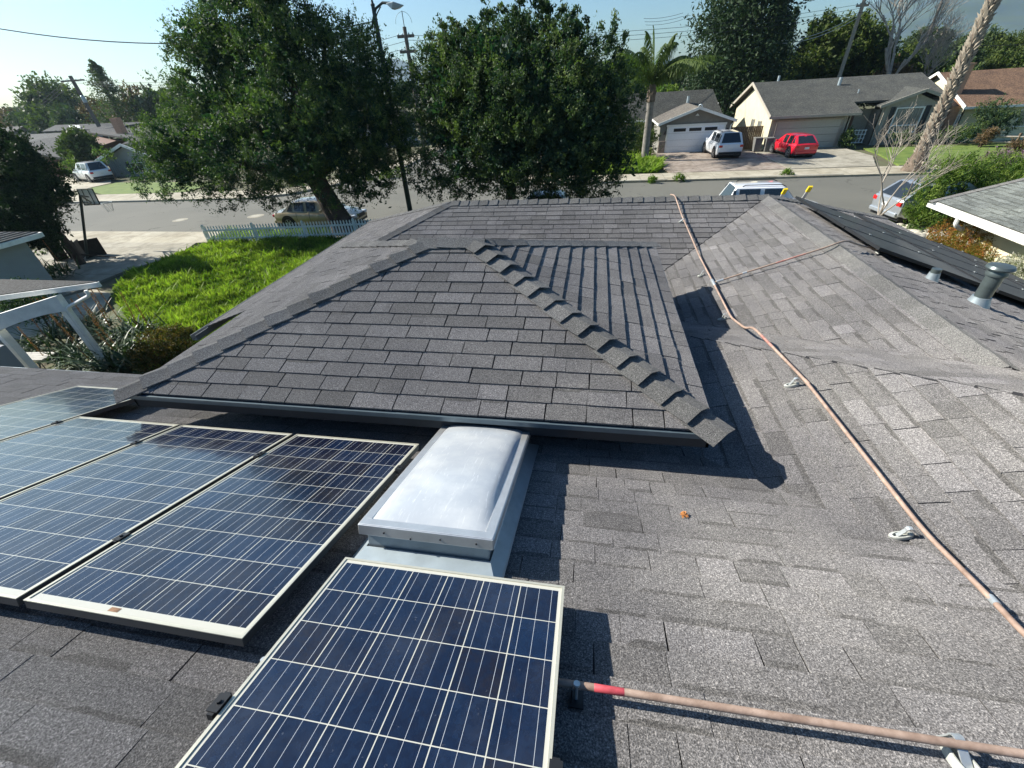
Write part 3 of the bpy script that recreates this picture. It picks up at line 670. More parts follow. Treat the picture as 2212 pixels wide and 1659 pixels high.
def support(p, d, label, s=1.0, n=nP):
    """small ribbed base with a strap over the pipe; p on roof, d across the pipe"""
    e = empty('pipe_support', p, label, 'pipe support', 'small supports under the roof pipes'); d = V(d).normalized(); n = V(n).normalized(); w = n.cross(d)
    def ring(mb):
        m = 20; a, b = .075*s, .030*s; i0 = len(mb.v); c = p+d*(-.045*s)
        prof = [(1, .0), (1, .030), (.9, .034), (.72, .034), (.66, .030), (.62, .008)]
        for k, h in prof:
            for j in range(m):
                t = 2*pi*j/m; mb.v.append(tuple(c+d*(a*k*cos(t))+w*(b*k*sin(t))+n*(h*s+.012)))
        for i in range(len(prof)-1):
            for j in range(m): q = i0+i*m+j; r = i0+i*m+(j+1) % m; mb.f.append((q, r, r+m, q+m)); mb.m.append(0); mb.t.append(.5)
        mb.f.append(tuple(i0+(len(prof)-1)*m+j for j in range(m))); mb.m.append(0); mb.t.append(.5)
    part('base', M['block'], e, ring, smooth=True)
    def strap(mb):
        P = [p+n*(.012)+d*.045]; 
        for j in range(9): t = pi*j/8; P.append(p+d*(.015*cos(t))+n*(.069+.015*sin(t)))
        P.append(p+n*.03-d*.05); 
        for a_, b_ in zip(P, P[1:]): mb.box((a_+b_)/2, ((a_-b_).length+.003, .028*s, .004), M3=((b_-a_).normalized(), w, (b_-a_).normalized().cross(w)))
    part('strap', M['fit'], e, strap)
nRP = V((-T, 0, 1)).normalized()
support(onP0(1.15, .555, 0), (-.25, -1, .2) if False else (-.1, 1, -T), 'pipe support nearest the camera, under the lower right pipe', .95)
for y, xx, f, lab in ((1.62, 1.775, zRPb, 'pipe support on the long pipe, lower right of the roof'), (3.0, 1.715, zRPb, 'pipe support on the long pipe just below the ragged valley line'),
                      (4.95, 1.72, zRPu, 'pipe support on the long pipe just below the silver tee'), (6.35, 1.735, zRPu, 'pipe support on the long pipe just above the silver tee')):
    support(f(xx-.03, y), (1, 0, T), lab, .72, nRP)
support(zFP(1.635, 8.2), (1, 0, 0), 'pipe support close to the far ridge', .6, (0, -T, 1))
support(zRt(4.02, 6.66), (0, 1, 0), 'pale block support where the branch pipe goes behind the right ridge', .6, (T, 0, 1))
dl = onP0(.62, 1.62, .016)
def leaf(mb):
    for k in range(7):
        a = k*.9; mb.face([dl+V((0, 0, .004)), dl+V((cos(a)*.02, sin(a)*.02, .008+.004*(k % 3))), dl+V((cos(a+.5)*.026, sin(a+.5)*.026, -.004+.01*(k % 2))), dl+V((cos(a+.9)*.018, sin(a+.9)*.018, .006))])
tag(part('dry_leaf', M['dryleaf'], None, leaf), 'small curled orange leaf lying on the sunlit shingles', 'leaf')
# ------------------------------------------------------------------ black panels and vents on the right slope
nRt = V((T, 0, 1)).normalized(); dRt = V((1, 0, -T)).normalized()
wn_ = ('nearest', 'second', 'third', 'farthest')
for ri, x0 in enumerate((3.80, 5.47, 7.14)):
    for i in range(4):
        if x0+i*.1 > 7 and i > 3: continue
        if ri == 0 and i == 3: continue
        w_ = .99; L_ = 1.65 if ri < 2 else 1.0
        o = zRt(x0, 6.32+i*1.01)+nRt*.13
        lab = '%s black solar panel of the %s row on the right slope' % (wn_[i], ('ridge-side', 'middle', 'eave-side')[ri])
        e, W = panel(0, 0, lab, 'black solar panels on the right slope', w=w_, L=L_, mats=('cellsdark', 'rail', 'rail'), org=o, ax=(V((0, 1, 0)), -dRt, nRt))
        for f_ in (.25, .75): part('clamp', M['fit'], e, lambda mb: mb.box(W(w_+.008, L_*f_, .006), (.026, .03, .009), M3=(V((0, 1, 0)), dRt, nRt)))
def vent(name, base, h, r, lab, cap=True):
    e = empty(name, base, lab, 'vent pipe')
    part('flashing_cone', M['galv'], e, lambda mb: mb.lathe(base-V((0, 0, .06)), [(r*1.75, 0), (r*1.5, .07), (r*1.25, .13), (r*1.15, .17)], 28), smooth=True)
    part('flue', M['ventm'], e, lambda mb: mb.lathe(base, [(r, .02), (r, h*.6), (r*1.04, h*.6), (r*1.04, h)], 28), smooth=True)
    if cap: part('cap', M['ventm'], e, lambda mb: mb.lathe(base+V((0, 0, h)), [(r*1.25, -.03), (r*1.3, 0), (r*1.15, .02), (r*1.15, .04), (r*1.65, .045), (r*1.7, .06), (r*1.5, .085), (r*.6, .10), (.01, .102)], 28), smooth=True)
vent('large_flue_vent', zRt(4.62, 5.45), .40, .076, 'large dark metal flue with a domed cap at the right edge')
vent('small_vent_pipe', zRt(4.42, 6.02), .16, .05, 'short capless vent pipe left of the large flue', False)
ld = empty('ladder', V((5.0, 13.2, 0)), 'aluminium ladder with yellow rail ends poking above the far eave', 'ladder')
for px, py in ((1691, 418), (1744, 413)):
    top = AY(px, py, 12.6); bot = V((top.x-.1, 14.6, 0)); d = (top-bot).normalized()
    part('rail', M['ladder'], ld, lambda mb: mb.box((top+bot)/2, (.07, .03, (top-bot).length), M3=(V((1, 0, 0)), V((1, 0, 0)).cross(d)*-1, d)))
    part('rail_end', M['yellow'], ld, lambda mb: mb.box(top+d*.07, (.09, .05, .16), M3=(V((1, 0, 0)), V((1, 0, 0)).cross(d)*-1, d)))
a, b = AY(1691, 418, 12.6), AY(1744, 413, 12.6)
for i in range(9):
    f = .06+i*.085; p = a.lerp(V((a.x-.1, 14.6, 0)), f); q = b.lerp(V((b.x-.1, 14.6, 0)), f); part('rung', M['ladder'], ld, lambda mb: mb.tube([p, q], .016, 8))
HAZE = 1.5e-4
# ================================================================== GROUND, STREET
def flat(name, pts, mat, z=0.0, kind='structure', th=0):
    mb = MB(); P = [V((p[0], p[1], z)) for p in pts]
    if th: mb.slab(P, th)
    else: mb.face(P)
    return tag(mb.build(name, mat), kind=kind)
flat('ground', [(-1650, -35), (3350, -35), (3350, 2700), (-1650, 2700)], M['soil'], -.02)
SL = .0
flat('road', [(-120, 21.6), (-32, 21.5), (-21.7, 21.1), (-17.3, 21.35), (60, 21.3), (60, 32.1), (-3.5, 31.7), (-5, 34), (-6, 70), (-17.5, 70), (-17.4, 41), (-19.0, 36.5), (-20.3, 33.6), (-22, 30.6), (-25, 29.4), (-120, 29.6)], M['asphalt'], 0.0)
flat('pavement', [(-120, 29.7), (-25.2, 29.5), (-22.6, 30.9), (-20.6, 33.9), (-19.4, 36.8), (-17.8, 41.2), (-17.9, 70), (-19.2, 70), (-19.3, 41.5), (-22, 34.5), (-24.5, 32.2), (-120, 32.4)], M['conc'], .10, th=.12)
flat('pavement', [(60, 32.2), (60, 34.7), (-1.5, 34.3), (-4.2, 36), (-4.6, 70), (-5.8, 70), (-4.8, 34.2), (-3.3, 31.85)], M['conc'], .10, th=.12)
flat('kerb', [(-3.2, 31.65), (4.9, 32.0), (4.9, 32.2), (-3.2, 31.85)], M['kerb'], .125, th=.15)
flat('kerb', [(8.8, 32.02), (15.6, 32.1), (15.6, 32.3), (8.8, 32.22)], M['kerb'], .125, th=.15)
flat('kerb', [(-25, 29.3), (-22.4, 30.5), (-20.4, 33.6), (-19.1, 36.7), (-17.5, 41.2), (-17.55, 60), (-17.8, 60), (-17.75, 41.2), (-19.3, 36.8), (-20.6, 33.8), (-22.6, 30.8), (-25, 29.6)], M['kerb'], .14, th=.16)
flat('kerb', [(-46, 29.45), (-34, 29.4), (-34, 29.62), (-46, 29.65)], M['kerb'], .13, th=.15)
flat('near_pavement', [(-60, 19.4), (-29.5, 19.2), (-20.6, 19.0), (-12, 19.9), (60, 19.9), (60, 21.2), (-17.3, 21.25), (-21.7, 21.0), (-32, 21.4), (-60, 21.4)], M['conc'], .07, th=.09)
flat('driveway', [(-29.5, 19.2), (-20.4, 19.0), (-19.8, 17.2), (-20.6, 15.0), (-20.6, 9.0), (-26, 9), (-30, 12)], M['conc2'], .075, th=.09)
flat('walkway', [(-20.6, 11.9), (-19.9, 13.0), (-18.6, 12.6), (-17.6, 11.4), (-17.3, 9.7), (-19.5, 8.0), (-21, 9)], M['conc'], .085, th=.09)
flat('driveway', [(-3.2, 34.4), (4.6, 34.5), (5.1, 36.5), (4.9, 43.5), (-3.2, 44)], M['lawnbase'], .05)
flat('driveway', [(5.4, 34.45), (13.2, 34.6), (13.2, 44), (5.0, 44), (5.0, 39.2)], M['paver'], .09, th=.1)
flat('driveway', [(13.3, 34.6), (18.6, 34.7), (20.3, 38.8), (20.1, 44), (13.3, 44)], M['conc2'], .095, th=.1)
flat('lawn', [(20.0, 34.75), (40, 34.9), (40, 43), (21.4, 42.6), (21.0, 39.2)], M['lawn'], .09, th=.1)
flat('lawn', [(-42, 32.5), (-33.5, 32.5), (-33.8, 36.8), (-46.8, 38.2), (-47, 35)], M['lawn'], .06)
flat('driveway', [(-60, 32.4), (-47.2, 32.5), (-47.2, 38), (-55, 45), (-64, 45)], M['conc'], .065)
flat('planting_bed', [(-33.2, 32.5), (-24, 32.3), (-20.2, 37), (-19.4, 44), (-33, 44)], M['soil'], .05)
flat('lawn_base', [(-19.3, 18.9), (-11.3, 19.8), (-6, 19.9), (-6, 6), (-12.3, 7.6), (-15.4, 10.2), (-17.4, 11.6), (-18.9, 12.8), (-20.1, 14.6), (-19.9, 16.6)], M['lawnbase'], .08, th=.1)
flat('verge', [(-20.2, 21.15), (-11, 21.25), (6, 21.2), (6, 20), (-12, 20.05), (-19.6, 19.3)], M['soil'], .078)
for x, y, r in ((-4.573, 25.2, .55), (-20.99, 24.57, .5), (-26, 23.9, .45)):
    e = empty('manhole', (x, y, 0), {-4.573: 'round manhole cover with a pale collar right of the lamp pole', -20.99: 'round manhole cover in the road left of the gold car', -26: 'faint round road patch farthest left'}[x], 'manhole', 'manholes in the road')
    part('collar', M['conc2'], e, lambda mb: mb.lathe((x, y, .003), [(r, -.01), (r, 0), (r*.6, .001)], 24)); part('cover', M['kerb'], e, lambda mb: mb.lathe((x, y, .006), [(r*.55, -.01), (r*.55, 0), (r*.5, .003)], 24))
# hills
def hill(name, pts, Y, depth, lab):
    n = 160; m = 26; xs = [p[0] for p in pts]; zs = [p[1] for p in pts]
    X = np.linspace(xs[0], xs[-1], n); H = np.interp(X, xs, zs); 
    for o in range(1, 7): H = H+np.sin(X/900*2.3**o*6+o*7)*abs(H)*.05/1.6**o
    mb = MB(); G = []
    for j in range(m):
        f = j/(m-1); prof = math.sin(min(1, f*1.25)*pi/2) if f < .8 else 1-(f-.8)*1.5
        row = []
        for i in range(n):
            x = X[i]+random.uniform(-8, 8); y = Y-depth*(1-f)+40*sin(X[i]/130+j*.9)
            gul = .5+.5*sin(X[i]/75+3*sin(X[i]/240)+j*.25)
            z = H[i]*prof*(1-.16*gul*(1-f)*min(1, 3*f))-4
            row.append((x, y, z))
        G.append(row)
    i0 = 0; mb.v = [p for r in G for p in r]
    for j in range(m-1):
        for i in range(n-1): a = j*n+i; mb.f.append((a, a+1, a+n+1, a+n)); mb.m.append(0); mb.t.append(.5)
    o = mb.build(name, M['hill'], smooth=True); return tag(o, lab, kind='structure')
def hp(Y, L): return [(lambda q: (q.x, max(2, q.z)))(AY(x, y, Y)) for x, y in L]
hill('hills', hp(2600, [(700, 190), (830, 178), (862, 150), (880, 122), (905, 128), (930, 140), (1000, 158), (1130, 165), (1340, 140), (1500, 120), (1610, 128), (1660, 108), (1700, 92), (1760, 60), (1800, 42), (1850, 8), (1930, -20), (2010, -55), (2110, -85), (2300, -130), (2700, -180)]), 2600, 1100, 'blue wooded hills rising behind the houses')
# ================================================================== LAWN GRASS
def inpoly(P, poly):
    x, y = P[:, 0], P[:, 1]; c = np.zeros(len(P), bool); j = len(poly)-1
    for i in range(len(poly)):
        (xi, yi), (xj, yj) = poly[i], poly[j]
        c ^= ((yi > y) != (yj > y)) & (x < (xj-xi)*(y-yi)/(yj-yi+1e-12)+xi); j = i
    return c
def blades(name, poly, n, h, w, mat, z=.08, lean=.35, label='', cat='grass', clump=0, patch=1.0):
    P = np.array(poly); lo, hi = P.min(0), P.max(0); C = rng.uniform(lo, hi, (n*3, 2)); C = C[inpoly(C, poly)][:n]
    if clump: C = C+rng.normal(size=C.shape)*0; 
    n = len(C); ph = np.sin(C[:, 0]*1.9+np.sin(C[:, 1]*1.3)*2)*np.cos(C[:, 1]*1.7+np.sin(C[:, 0]*.9)*2)
    ph2 = np.sin(C[:, 0]*5.1+C[:, 1]*3.3)*np.cos(C[:, 1]*6.1-C[:, 0]*2.2)
    hh = h*rng.uniform(.45, 1.3, n)*(1+.55*ph*patch+.4*ph2*patch); a = rng.uniform(0, 2*pi, n)
    ld_ = np.stack([np.cos(a), np.sin(a)], 1)*lean*rng.uniform(.2, 1.6, n)[:, None]+np.array([.10, -.03])+np.stack([ph, ph2], 1)*.18
    b = rng.uniform(0, 2*pi, n); wv = np.stack([np.cos(b), np.sin(b), 0*b], 1)*w*rng.uniform(.6, 1.3, n)[:, None]
    B = np.concatenate([C, np.full((n, 1), z)], 1); Tp = B+np.concatenate([ld_*hh[:, None], hh[:, None]], 1); Mi = B*.45+Tp*.55+np.array([0, 0, 1])*hh[:, None]*.10
    q = np.stack([B-wv*.5, B+wv*.5, Mi+wv*.5, Mi-wv*.5], 1); q2 = np.stack([Mi-wv*.5, Mi+wv*.5, Tp+wv*.08, Tp-wv*.08], 1)
    t = .42+.34*ph*patch+.30*ph2*patch+rng.normal(size=n)*.18
    o = quadmesh(name, np.concatenate([q, q2]), mat, None, np.concatenate([t-.1, t+.1])); return tag(o, label, cat, kind='stuff')
LP_ = [(-19.2, 19.0), (-11.3, 19.85), (-6.2, 19.9), (-6.2, 6.5), (-12.0, 7.7), (-15.2, 10.3), (-17.3, 11.7), (-18.8, 12.9), (-20.0, 14.6), (-19.8, 16.6)]
blades('tall_grass', LP_, 130000, .165, .024, M['grass'], label='lush overgrown bright green grass behind the picket fence')
blades('weeds', LP_, 9000, .26, .05, M['grass2'], lean=.8, label='broad-leaved weeds mixed into the tall grass', cat='weeds')
blades('verge_grass', [(-20.0, 19.4), (-11, 20.2), (-11, 21.1), (-20.0, 21.0)], 5000, .18, .03, M['grass2'], label='sparse weeds along the verge under the big tree')
blades('ground_cover', [(-3.2, 34.5), (4.5, 34.6), (5.3, 37), (5.0, 39.0), (3.6, 41), (5.0, 43.5), (-3.2, 43.8)], 14000, .34, .10, M['grass2'], lean=.8, label='bright ground cover around the foot of the feathery palm', cat='ground cover')
# ================================================================== TREES
def limbs(mb, base, tips, r0, amp=.25, seg=9, m=0):
    for tp, r1 in tips:
        P = wob(base, tp, 6, amp); mb.tube(P, [r0*(1-i/6)+r1*(i/6) for i in range(7)], seg, m)
t1 = empty('evergreen_street_tree', (-12.7, 20.6, 0), 'huge dark evergreen tree with thick ridged trunk in front of the gold car', 'tree')
def trunk1(mb):
    b = V((-12.55, 20.7, -.1)); fork = AY(675, 372, 20.7)
    P = [b, b.lerp(fork, .12), b.lerp(fork, .45), b.lerp(fork, .8), fork]; r = [.98, .66, .52, .46, .44]; n = 22; i0 = len(mb.v)
    for i, (p, q) in enumerate(zip(P, r)):
        for k in range(n):
            a = 2*pi*k/n; rr = q*(1+.13*sin(5*a+i*.5)+.07*sin(9*a+1)); mb.v.append((p.x+rr*cos(a), p.y+rr*.9*sin(a), p.z))
    for i in range(len(P)-1):
        for k in range(n): a = i0+i*n+k; c = i0+i*n+(k+1) % n; mb.f.append((a, c, c+n, a+n)); mb.m.append(0); mb.t.append(.5)
    limbs(mb, fork-V((0, 0, .3)), [(AY(470, 190, 20.5), .05), (AY(590, 30, 20.5), .07), (AY(700, 60, 21.5), .06), (AY(800, 230, 20), .05), (AY(430, 330, 19.5), .05), (AY(640, 200, 18), .06), (AY(560, 250, 22.5), .05)], .34)
part('trunk', M['bark'], t1, trunk1, smooth=True)
B1 = [(445, 85, 62, 20.5), (410, 130, 45, 20), (590, 40, 95, 20.5), (520, -50, 90, 20.5), (640, -40, 70, 21), (500, 100, 95, 21), (620, 150, 115, 20), (700, 90, 50, 21), (770, 110, 48, 21), (735, 190, 90, 20.5), (800, 200, 72, 20), (480, 210, 85, 20),
      (400, 215, 48, 19.5), (350, 320, 55, 19.2), (420, 330, 85, 19.2), (375, 370, 62, 18.8), (520, 320, 105, 18.8), (630, 290, 110, 18.5), (730, 290, 95, 19), (810, 290, 72, 19.5), (845, 260, 42, 20), (500, 400, 50, 18.8), (590, 400, 48, 19), (330, 390, 38, 19),
      (700, 370, 55, 18.5), (780, 370, 62, 19.3), (835, 345, 42, 19.8), (835, 190, 46, 19.9), (800, 135, 46, 20.1), (858, 250, 36, 19.9), (852, 310, 40, 19.8), (735, 120, 60, 20.5), (778, 90, 34, 20.3), (700, 60, 30, 20.8), (560, 230, 90, 22.5), (680, 230, 90, 22.5), (430, 260, 60, 22), (745, 430, 26, 19.6), (560, 432, 18, 19)]
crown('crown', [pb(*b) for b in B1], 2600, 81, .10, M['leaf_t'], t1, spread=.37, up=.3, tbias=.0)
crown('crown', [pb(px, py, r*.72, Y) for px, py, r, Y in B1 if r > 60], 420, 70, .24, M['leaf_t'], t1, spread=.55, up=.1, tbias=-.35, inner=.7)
t2 = empty('evergreen_yard_tree', (-3.6, 19.4, 0), 'wide dark leafy tree with upright shoots right of the lamp pole', 'tree')
def trunk2(mb):
    b = V((-3.9, 19.6, -.1)); f = AY(1108, 385, 19.6); mb.tube(wob(b, f, 4, .06), [.34, .27, .24, .22, .21], 12)
    limbs(mb, f, [(AY(980, 180, 19.5), .04), (AY(1080, 90, 19.5), .05), (AY(1200, 90, 19.5), .05), (AY(1290, 170, 19), .04), (AY(1010, 330, 18.5), .04), (AY(1240, 310, 18.5), .04), (AY(1140, 210, 21), .05)], .18)
part('trunk', M['bark'], t2, trunk2, smooth=True)
B2 = [(935, 155, 42, 19.5), (925, 225, 48, 19.5), (985, 135, 56, 19.5), (1070, 115, 64, 19.5), (1150, 115, 64, 20), (1225, 115, 60, 19.5), (1295, 145, 54, 19), (1335, 215, 48, 19), (1335, 290, 40, 18.8), (1000, 220, 80, 19), (1090, 210, 92, 18.6), (1190, 210, 95, 18.6), (1285, 240, 72, 18.8),
      (930, 300, 54, 19), (1010, 310, 75, 18.5), (1110, 310, 88, 18), (1210, 310, 88, 18), (1300, 330, 60, 18.6), (925, 375, 42, 19), (1010, 380, 48, 18.5), (1230, 380, 55, 18.3), (1285, 385, 46, 18.5), (1150, 390, 50, 18.2), (1070, 375, 48, 18.3), (960, 405, 26, 18.8), (1100, 200, 90, 21), (1200, 260, 90, 21), (1000, 270, 60, 21)]
up2 = [(955, 62, 11), (958, 85, 14), (985, 60, 12), (988, 90, 16), (1010, 70, 11), (1048, 30, 12), (1052, 60, 18), (1080, 10, 12), (1085, -10, 10), (1120, 5, 14), (1122, 40, 20), (1160, 20, 12), (1210, 12, 9), (1212, 40, 12), (1240, 30, 9), (1245, 60, 14), (1268, 45, 8), (1300, 60, 10), (1325, 55, 9), (1318, 85, 14), (1345, 90, 9), (1335, 120, 14), (1180, 30, 16), (1225, 70, 18), (1020, 95, 16), (930, 105, 14)]
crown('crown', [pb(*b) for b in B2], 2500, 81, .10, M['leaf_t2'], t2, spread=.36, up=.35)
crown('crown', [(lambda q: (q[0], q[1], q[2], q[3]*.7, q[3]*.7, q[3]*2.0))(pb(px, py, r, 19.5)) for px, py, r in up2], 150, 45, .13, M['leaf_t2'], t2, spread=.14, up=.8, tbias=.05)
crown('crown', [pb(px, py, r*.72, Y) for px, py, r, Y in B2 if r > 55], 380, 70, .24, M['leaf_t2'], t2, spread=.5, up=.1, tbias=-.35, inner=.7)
def bush(name, blobs, lab, mat, ncl, nl, size, spread=.25, cat='bush', up=.5, aspect=.4, tb=0, group=None, stem=True, inner=.35):
    b = blobs[0]; e = empty(name, (b[0], b[1], 0), lab, cat, group)
    crown('foliage', blobs, ncl, nl, size, mat, e, spread, up, aspect=aspect, tbias=tb, inner=inner)
    if stem: part('stem', M['bark'], e, lambda mb: [mb.tube([V((b[0]+random.uniform(-.2, .2), b[1], -.05)), V((b[0]+random.uniform(-.4, .4), b[1], b[2]))], [.04, .02], 6) for b in blobs[:1]])
    return e
def tree(name, blobs, lab, mat, ncl, nl, size, spread=.8, base=None, tr=.25, cat='tree', group=None, tb=0, up=.3, bark='bark', aspect=.5, inner=.25):
    b = blobs[0]; bx, by = (base or (b[0], b[1])); e = empty(name, (bx, by, 0), lab, cat, group)
    crown('crown', blobs, ncl, nl, size, mat, e, spread, up, aspect=aspect, tbias=tb, inner=inner)
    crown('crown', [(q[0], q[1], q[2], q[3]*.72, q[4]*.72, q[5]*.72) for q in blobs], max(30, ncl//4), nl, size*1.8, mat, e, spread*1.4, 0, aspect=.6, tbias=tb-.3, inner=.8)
    part('trunk', M[bark], e, lambda mb: mb.tube(wob((bx, by, -.2), (b[0], b[1], b[2]), 4, .15), [tr*1.3, tr, tr*.85, tr*.7, tr*.5], 9), smooth=True); return e
def conifer(name, x, y, h, r, lab, mat, z0=.5, n=60, dens=60, size=.35, droop=.25, group=None, taper=1.0, tb=0, narrow=False):
    e = empty(name, (x, y, 0), lab, 'tree', group)
    part('trunk', M['bark'], e, lambda mb: mb.tube([V((x, y, -.2)), V((x, y, h*.6)), V((x, y, h*.985))], [max(.12, r*.08), r*.05, .02], 8))
    C = []; tt = []
    for i in range(n):
        f = (i/n)**.85; zz = z0+(h-z0)*f; R = r*(1-f)**taper*random.uniform(.72, 1.1)+.05; k = max(3, int(7*(1-f)+3)) if not narrow else 5
        for j in range(k):
            a = random.uniform(0, 2*pi); q = dens//k; s = rng.random(q)**.6*R; w = .16*R+.08
            px = x+np.cos(a)*s+rng.normal(size=q)*w; py = y+np.sin(a)*s+rng.normal(size=q)*w; pz = zz-droop*s+rng.normal(size=q)*(.09*R+.06)+(.12*s if not narrow else .5*s)
            C.append(np.stack([px, py, pz], 1)); tt.append(np.full(q, random.random()*.5+tb)+rng.random(q)*.25)
    C = np.concatenate(C); t = np.concatenate(tt)
    quadmesh('crown', leafquads(C, size*rng.uniform(.6, 1.3, len(C)), .4, .0), mat, e, t); return e
def baretree(name, x, y, h, lab, r=.12, lv=5, spread=.5, mat='barkpale', seed=1, lean=(0, 0), group=None, cat='bare tree', rmin=.012, first=.35, up=.35):
    rd = random.Random(seed); e = empty(name, (x, y, 0), lab, cat, group); mb = MB(); tw = MB()
    def rec(p, d, L, r, k):
        n = 3; P = [p]; dd = d.copy()
        for i in range(n): dd = (dd+V((rd.uniform(-.14, .14), rd.uniform(-.14, .14), rd.uniform(-.05, .12)))).normalized(); P.append(P[-1]+dd*L/n)
        (mb if k > lv-3 else tw).tube(P, [r, r*.9, r*.8, max(rmin, r*.68)], 6 if k > 2 else 4, cap=False)
        if k <= 0: return
        for j in range(rd.choice((2, 3, 3)) if k < lv else 4):
            a = rd.uniform(0, 2*pi); s = spread*rd.uniform(.7, 1.4); nd = (dd+V((cos(a)*s, sin(a)*s, rd.uniform(-.1, up)))).normalized()
            rec(P[rd.choice((2, 3, 3))], nd, L*rd.uniform(.6, .85), max(rmin, r*.6), k-1)
    rec(V((x, y, -.1)), V((lean[0], lean[1], 1)).normalized(), h*first, r, lv)
    if name == 'young_bare_tree':
        i0 = len(mb.v); mb.v += tw.v; mb.f += [tuple(i+i0 for i in f) for f in tw.f]; mb.m += tw.m; mb.t += tw.t; mb.build('trunk', M[mat], e, smooth=True); return e
    mb.build('trunk', M[mat], e, smooth=True); tw.build('twigs', M[mat], e); return e
# left side
tree('juniper_tree', [pb(60, 400, 72, 15.8), pb(78, 500, 38, 15.2), pb(104, 522, 24, 15.0), pb(20, 350, 50, 16.2), pb(92, 420, 42, 15.5), pb(50, 470, 60, 14.8), pb(-30, 420, 90, 15.8), pb(12, 300, 26, 16.2), pb(70, 330, 24, 16.0), pb(0, 500, 50, 14.0)], 'shaggy dark conifer at the left edge behind the grey garage roof', M['leaf_d'], 900, 54, .11, .28, tr=.16, tb=.12)
tree('round_leafy_tree', [pb(120, 222, 46, 95), pb(90, 235, 36, 92), pb(160, 240, 34, 94)], 'rounded bushy green tree left of the leaning utility pole', M['leaf_o'], 260, 34, .65, 1.3)
conifer('deodar_tree', AY(243, 222, 78).x, 78, AY(210, 142, 78).z+1.0, 5.8, 'sparse pointed cedar standing alone behind the left rooftops', M['leaf_far'], z0=1.5, n=30, dens=230, size=.4, droop=.05, taper=.9, tb=.15)
FB = 'hedges and trees behind the left rooftops'
for i, (px, py, r, Y, m, lab) in enumerate(((300, 235, 38, 85, 'leaf_b', 'brownish twiggy tree right of the cedar'), (345, 235, 34, 80, 'leaf_far', 'olive green tree just left of the big evergreen'), (110, 262, 26, 85, 'leaf_o', 'low bright shrubbery under the rounded tree'), (215, 250, 24, 90, 'leaf_b', 'brown bare-looking thicket under the cedar'),
                                            (150, 268, 22, 80, 'leaf_far', 'dull green hedge behind the tan roof ridge'), (30, 262, 22, 100, 'leaf_b', 'brown thicket near the left edge'), (395, 225, 36, 90, 'leaf_o', 'tree half hidden behind the big evergreen crown'), (60, 262, 20, 95, 'leaf_far', 'hazy hedge left of the rounded tree'))):
    tree('background_tree', [pb(px, py, r, Y), pb(px+r*.7, py+r*.35, r*.7, Y-1), pb(px-r*.7, py+r*.3, r*.7, Y+1)], lab, M[m], 120, 26, .6, 1.0, group=FB, up=.5)
for i in range(26):     # far tree line
    x = -260+i*17+random.uniform(-6, 6); y = 190+random.uniform(-20, 40); h = random.uniform(4.5, 8)
    tree('far_tree', [(x, y, h*.55, h*.62, h*.6, h*.5)], 'one tree of the low hazy tree line on the left horizon', M['leaf_far'], 60, 18, 1.1, 1.6, tr=.2, group='far tree line on the left horizon')
baretree('small_bare_shrub', -31.5, 33.6, 2.2, 'small leafless shrub on the far pavement corner', .035, 4, .8, 'bark', 5, cat='shrub')
tree('dark_garden_tree', [pb(172, 308, 20, 43), pb(188, 318, 18, 43), pb(160, 330, 20, 43), pb(180, 338, 18, 42.6)], 'dark bushy tree between the tan roof and the grey gable house', M['leaf_o'], 260, 30, .3, .6, tb=-.05)
bush('low_hedge', [pb(225, 338, 14, 41), pb(150, 360, 16, 40)], 'small sunlit shrub behind the white car roof', M['leaf_g'], 60, 26, .2, .35)
bush('yellow_green_shrub', [pb(840, 388, 20, 36.5), pb(810, 398, 16, 36), pb(870, 380, 16, 38)], 'sunlit yellow-green shrub on the bed inside the kerb corner', M['leaf_g'], 130, 26, .16, .3, tb=.25)
bush('corner_shrub', [pb(640, 405, 20, 34), pb(600, 410, 18, 33.5), pb(560, 412, 16, 33), pb(700, 400, 16, 35)], 'green shrubs behind the big trunk across the road', M['leaf_o'], 120, 26, .16, .3)
# right side, across the street
conifer('redwood_tree', 14.9, 62, 24, 6.6, 'massive dark redwood behind the grey garage house', M['leaf_d'], z0=.8, n=120, dens=420, size=.46, droop=.28, taper=.6, tb=.0)
conifer('redwood_tree', 20.6, 70, 13.5, 3.0, 'slimmer dark conifer at the right shoulder of the massive redwood', M['leaf_d'], z0=.8, n=60, dens=260, size=.42, droop=.2, taper=.7)
conifer('cypress_tree', AY(1688, 145, 88).x, 88, 12.4, .95, 'tall narrow cypress with a forked tip left of the round trees', M['leaf_d'], z0=2, n=80, dens=60, size=.3, droop=-.6, taper=.35, narrow=True)
conifer('cypress_tree', AY(1672, 150, 95).x-1.2, 95, 10, 1.3, 'shorter cypress against the redwood edge', M['leaf_d'], z0=2, n=50, dens=50, size=.35, droop=-.4, taper=.5, narrow=True)
tree('pine_tree', [pb(1790, 130, 62, 68), pb(1735, 165, 40, 67), pb(1850, 120, 58, 69), pb(1775, 80, 34, 69), pb(1840, 75, 30, 70), pb(1720, 190, 26, 66), pb(1880, 150, 45, 68), pb(1870, 185, 40, 67)], 'broad rounded pine with golden top behind the long grey roof', M['leaf_o'], 800, 36, .38, .75, tb=.02)
RB = 'green trees behind the right rooftops'
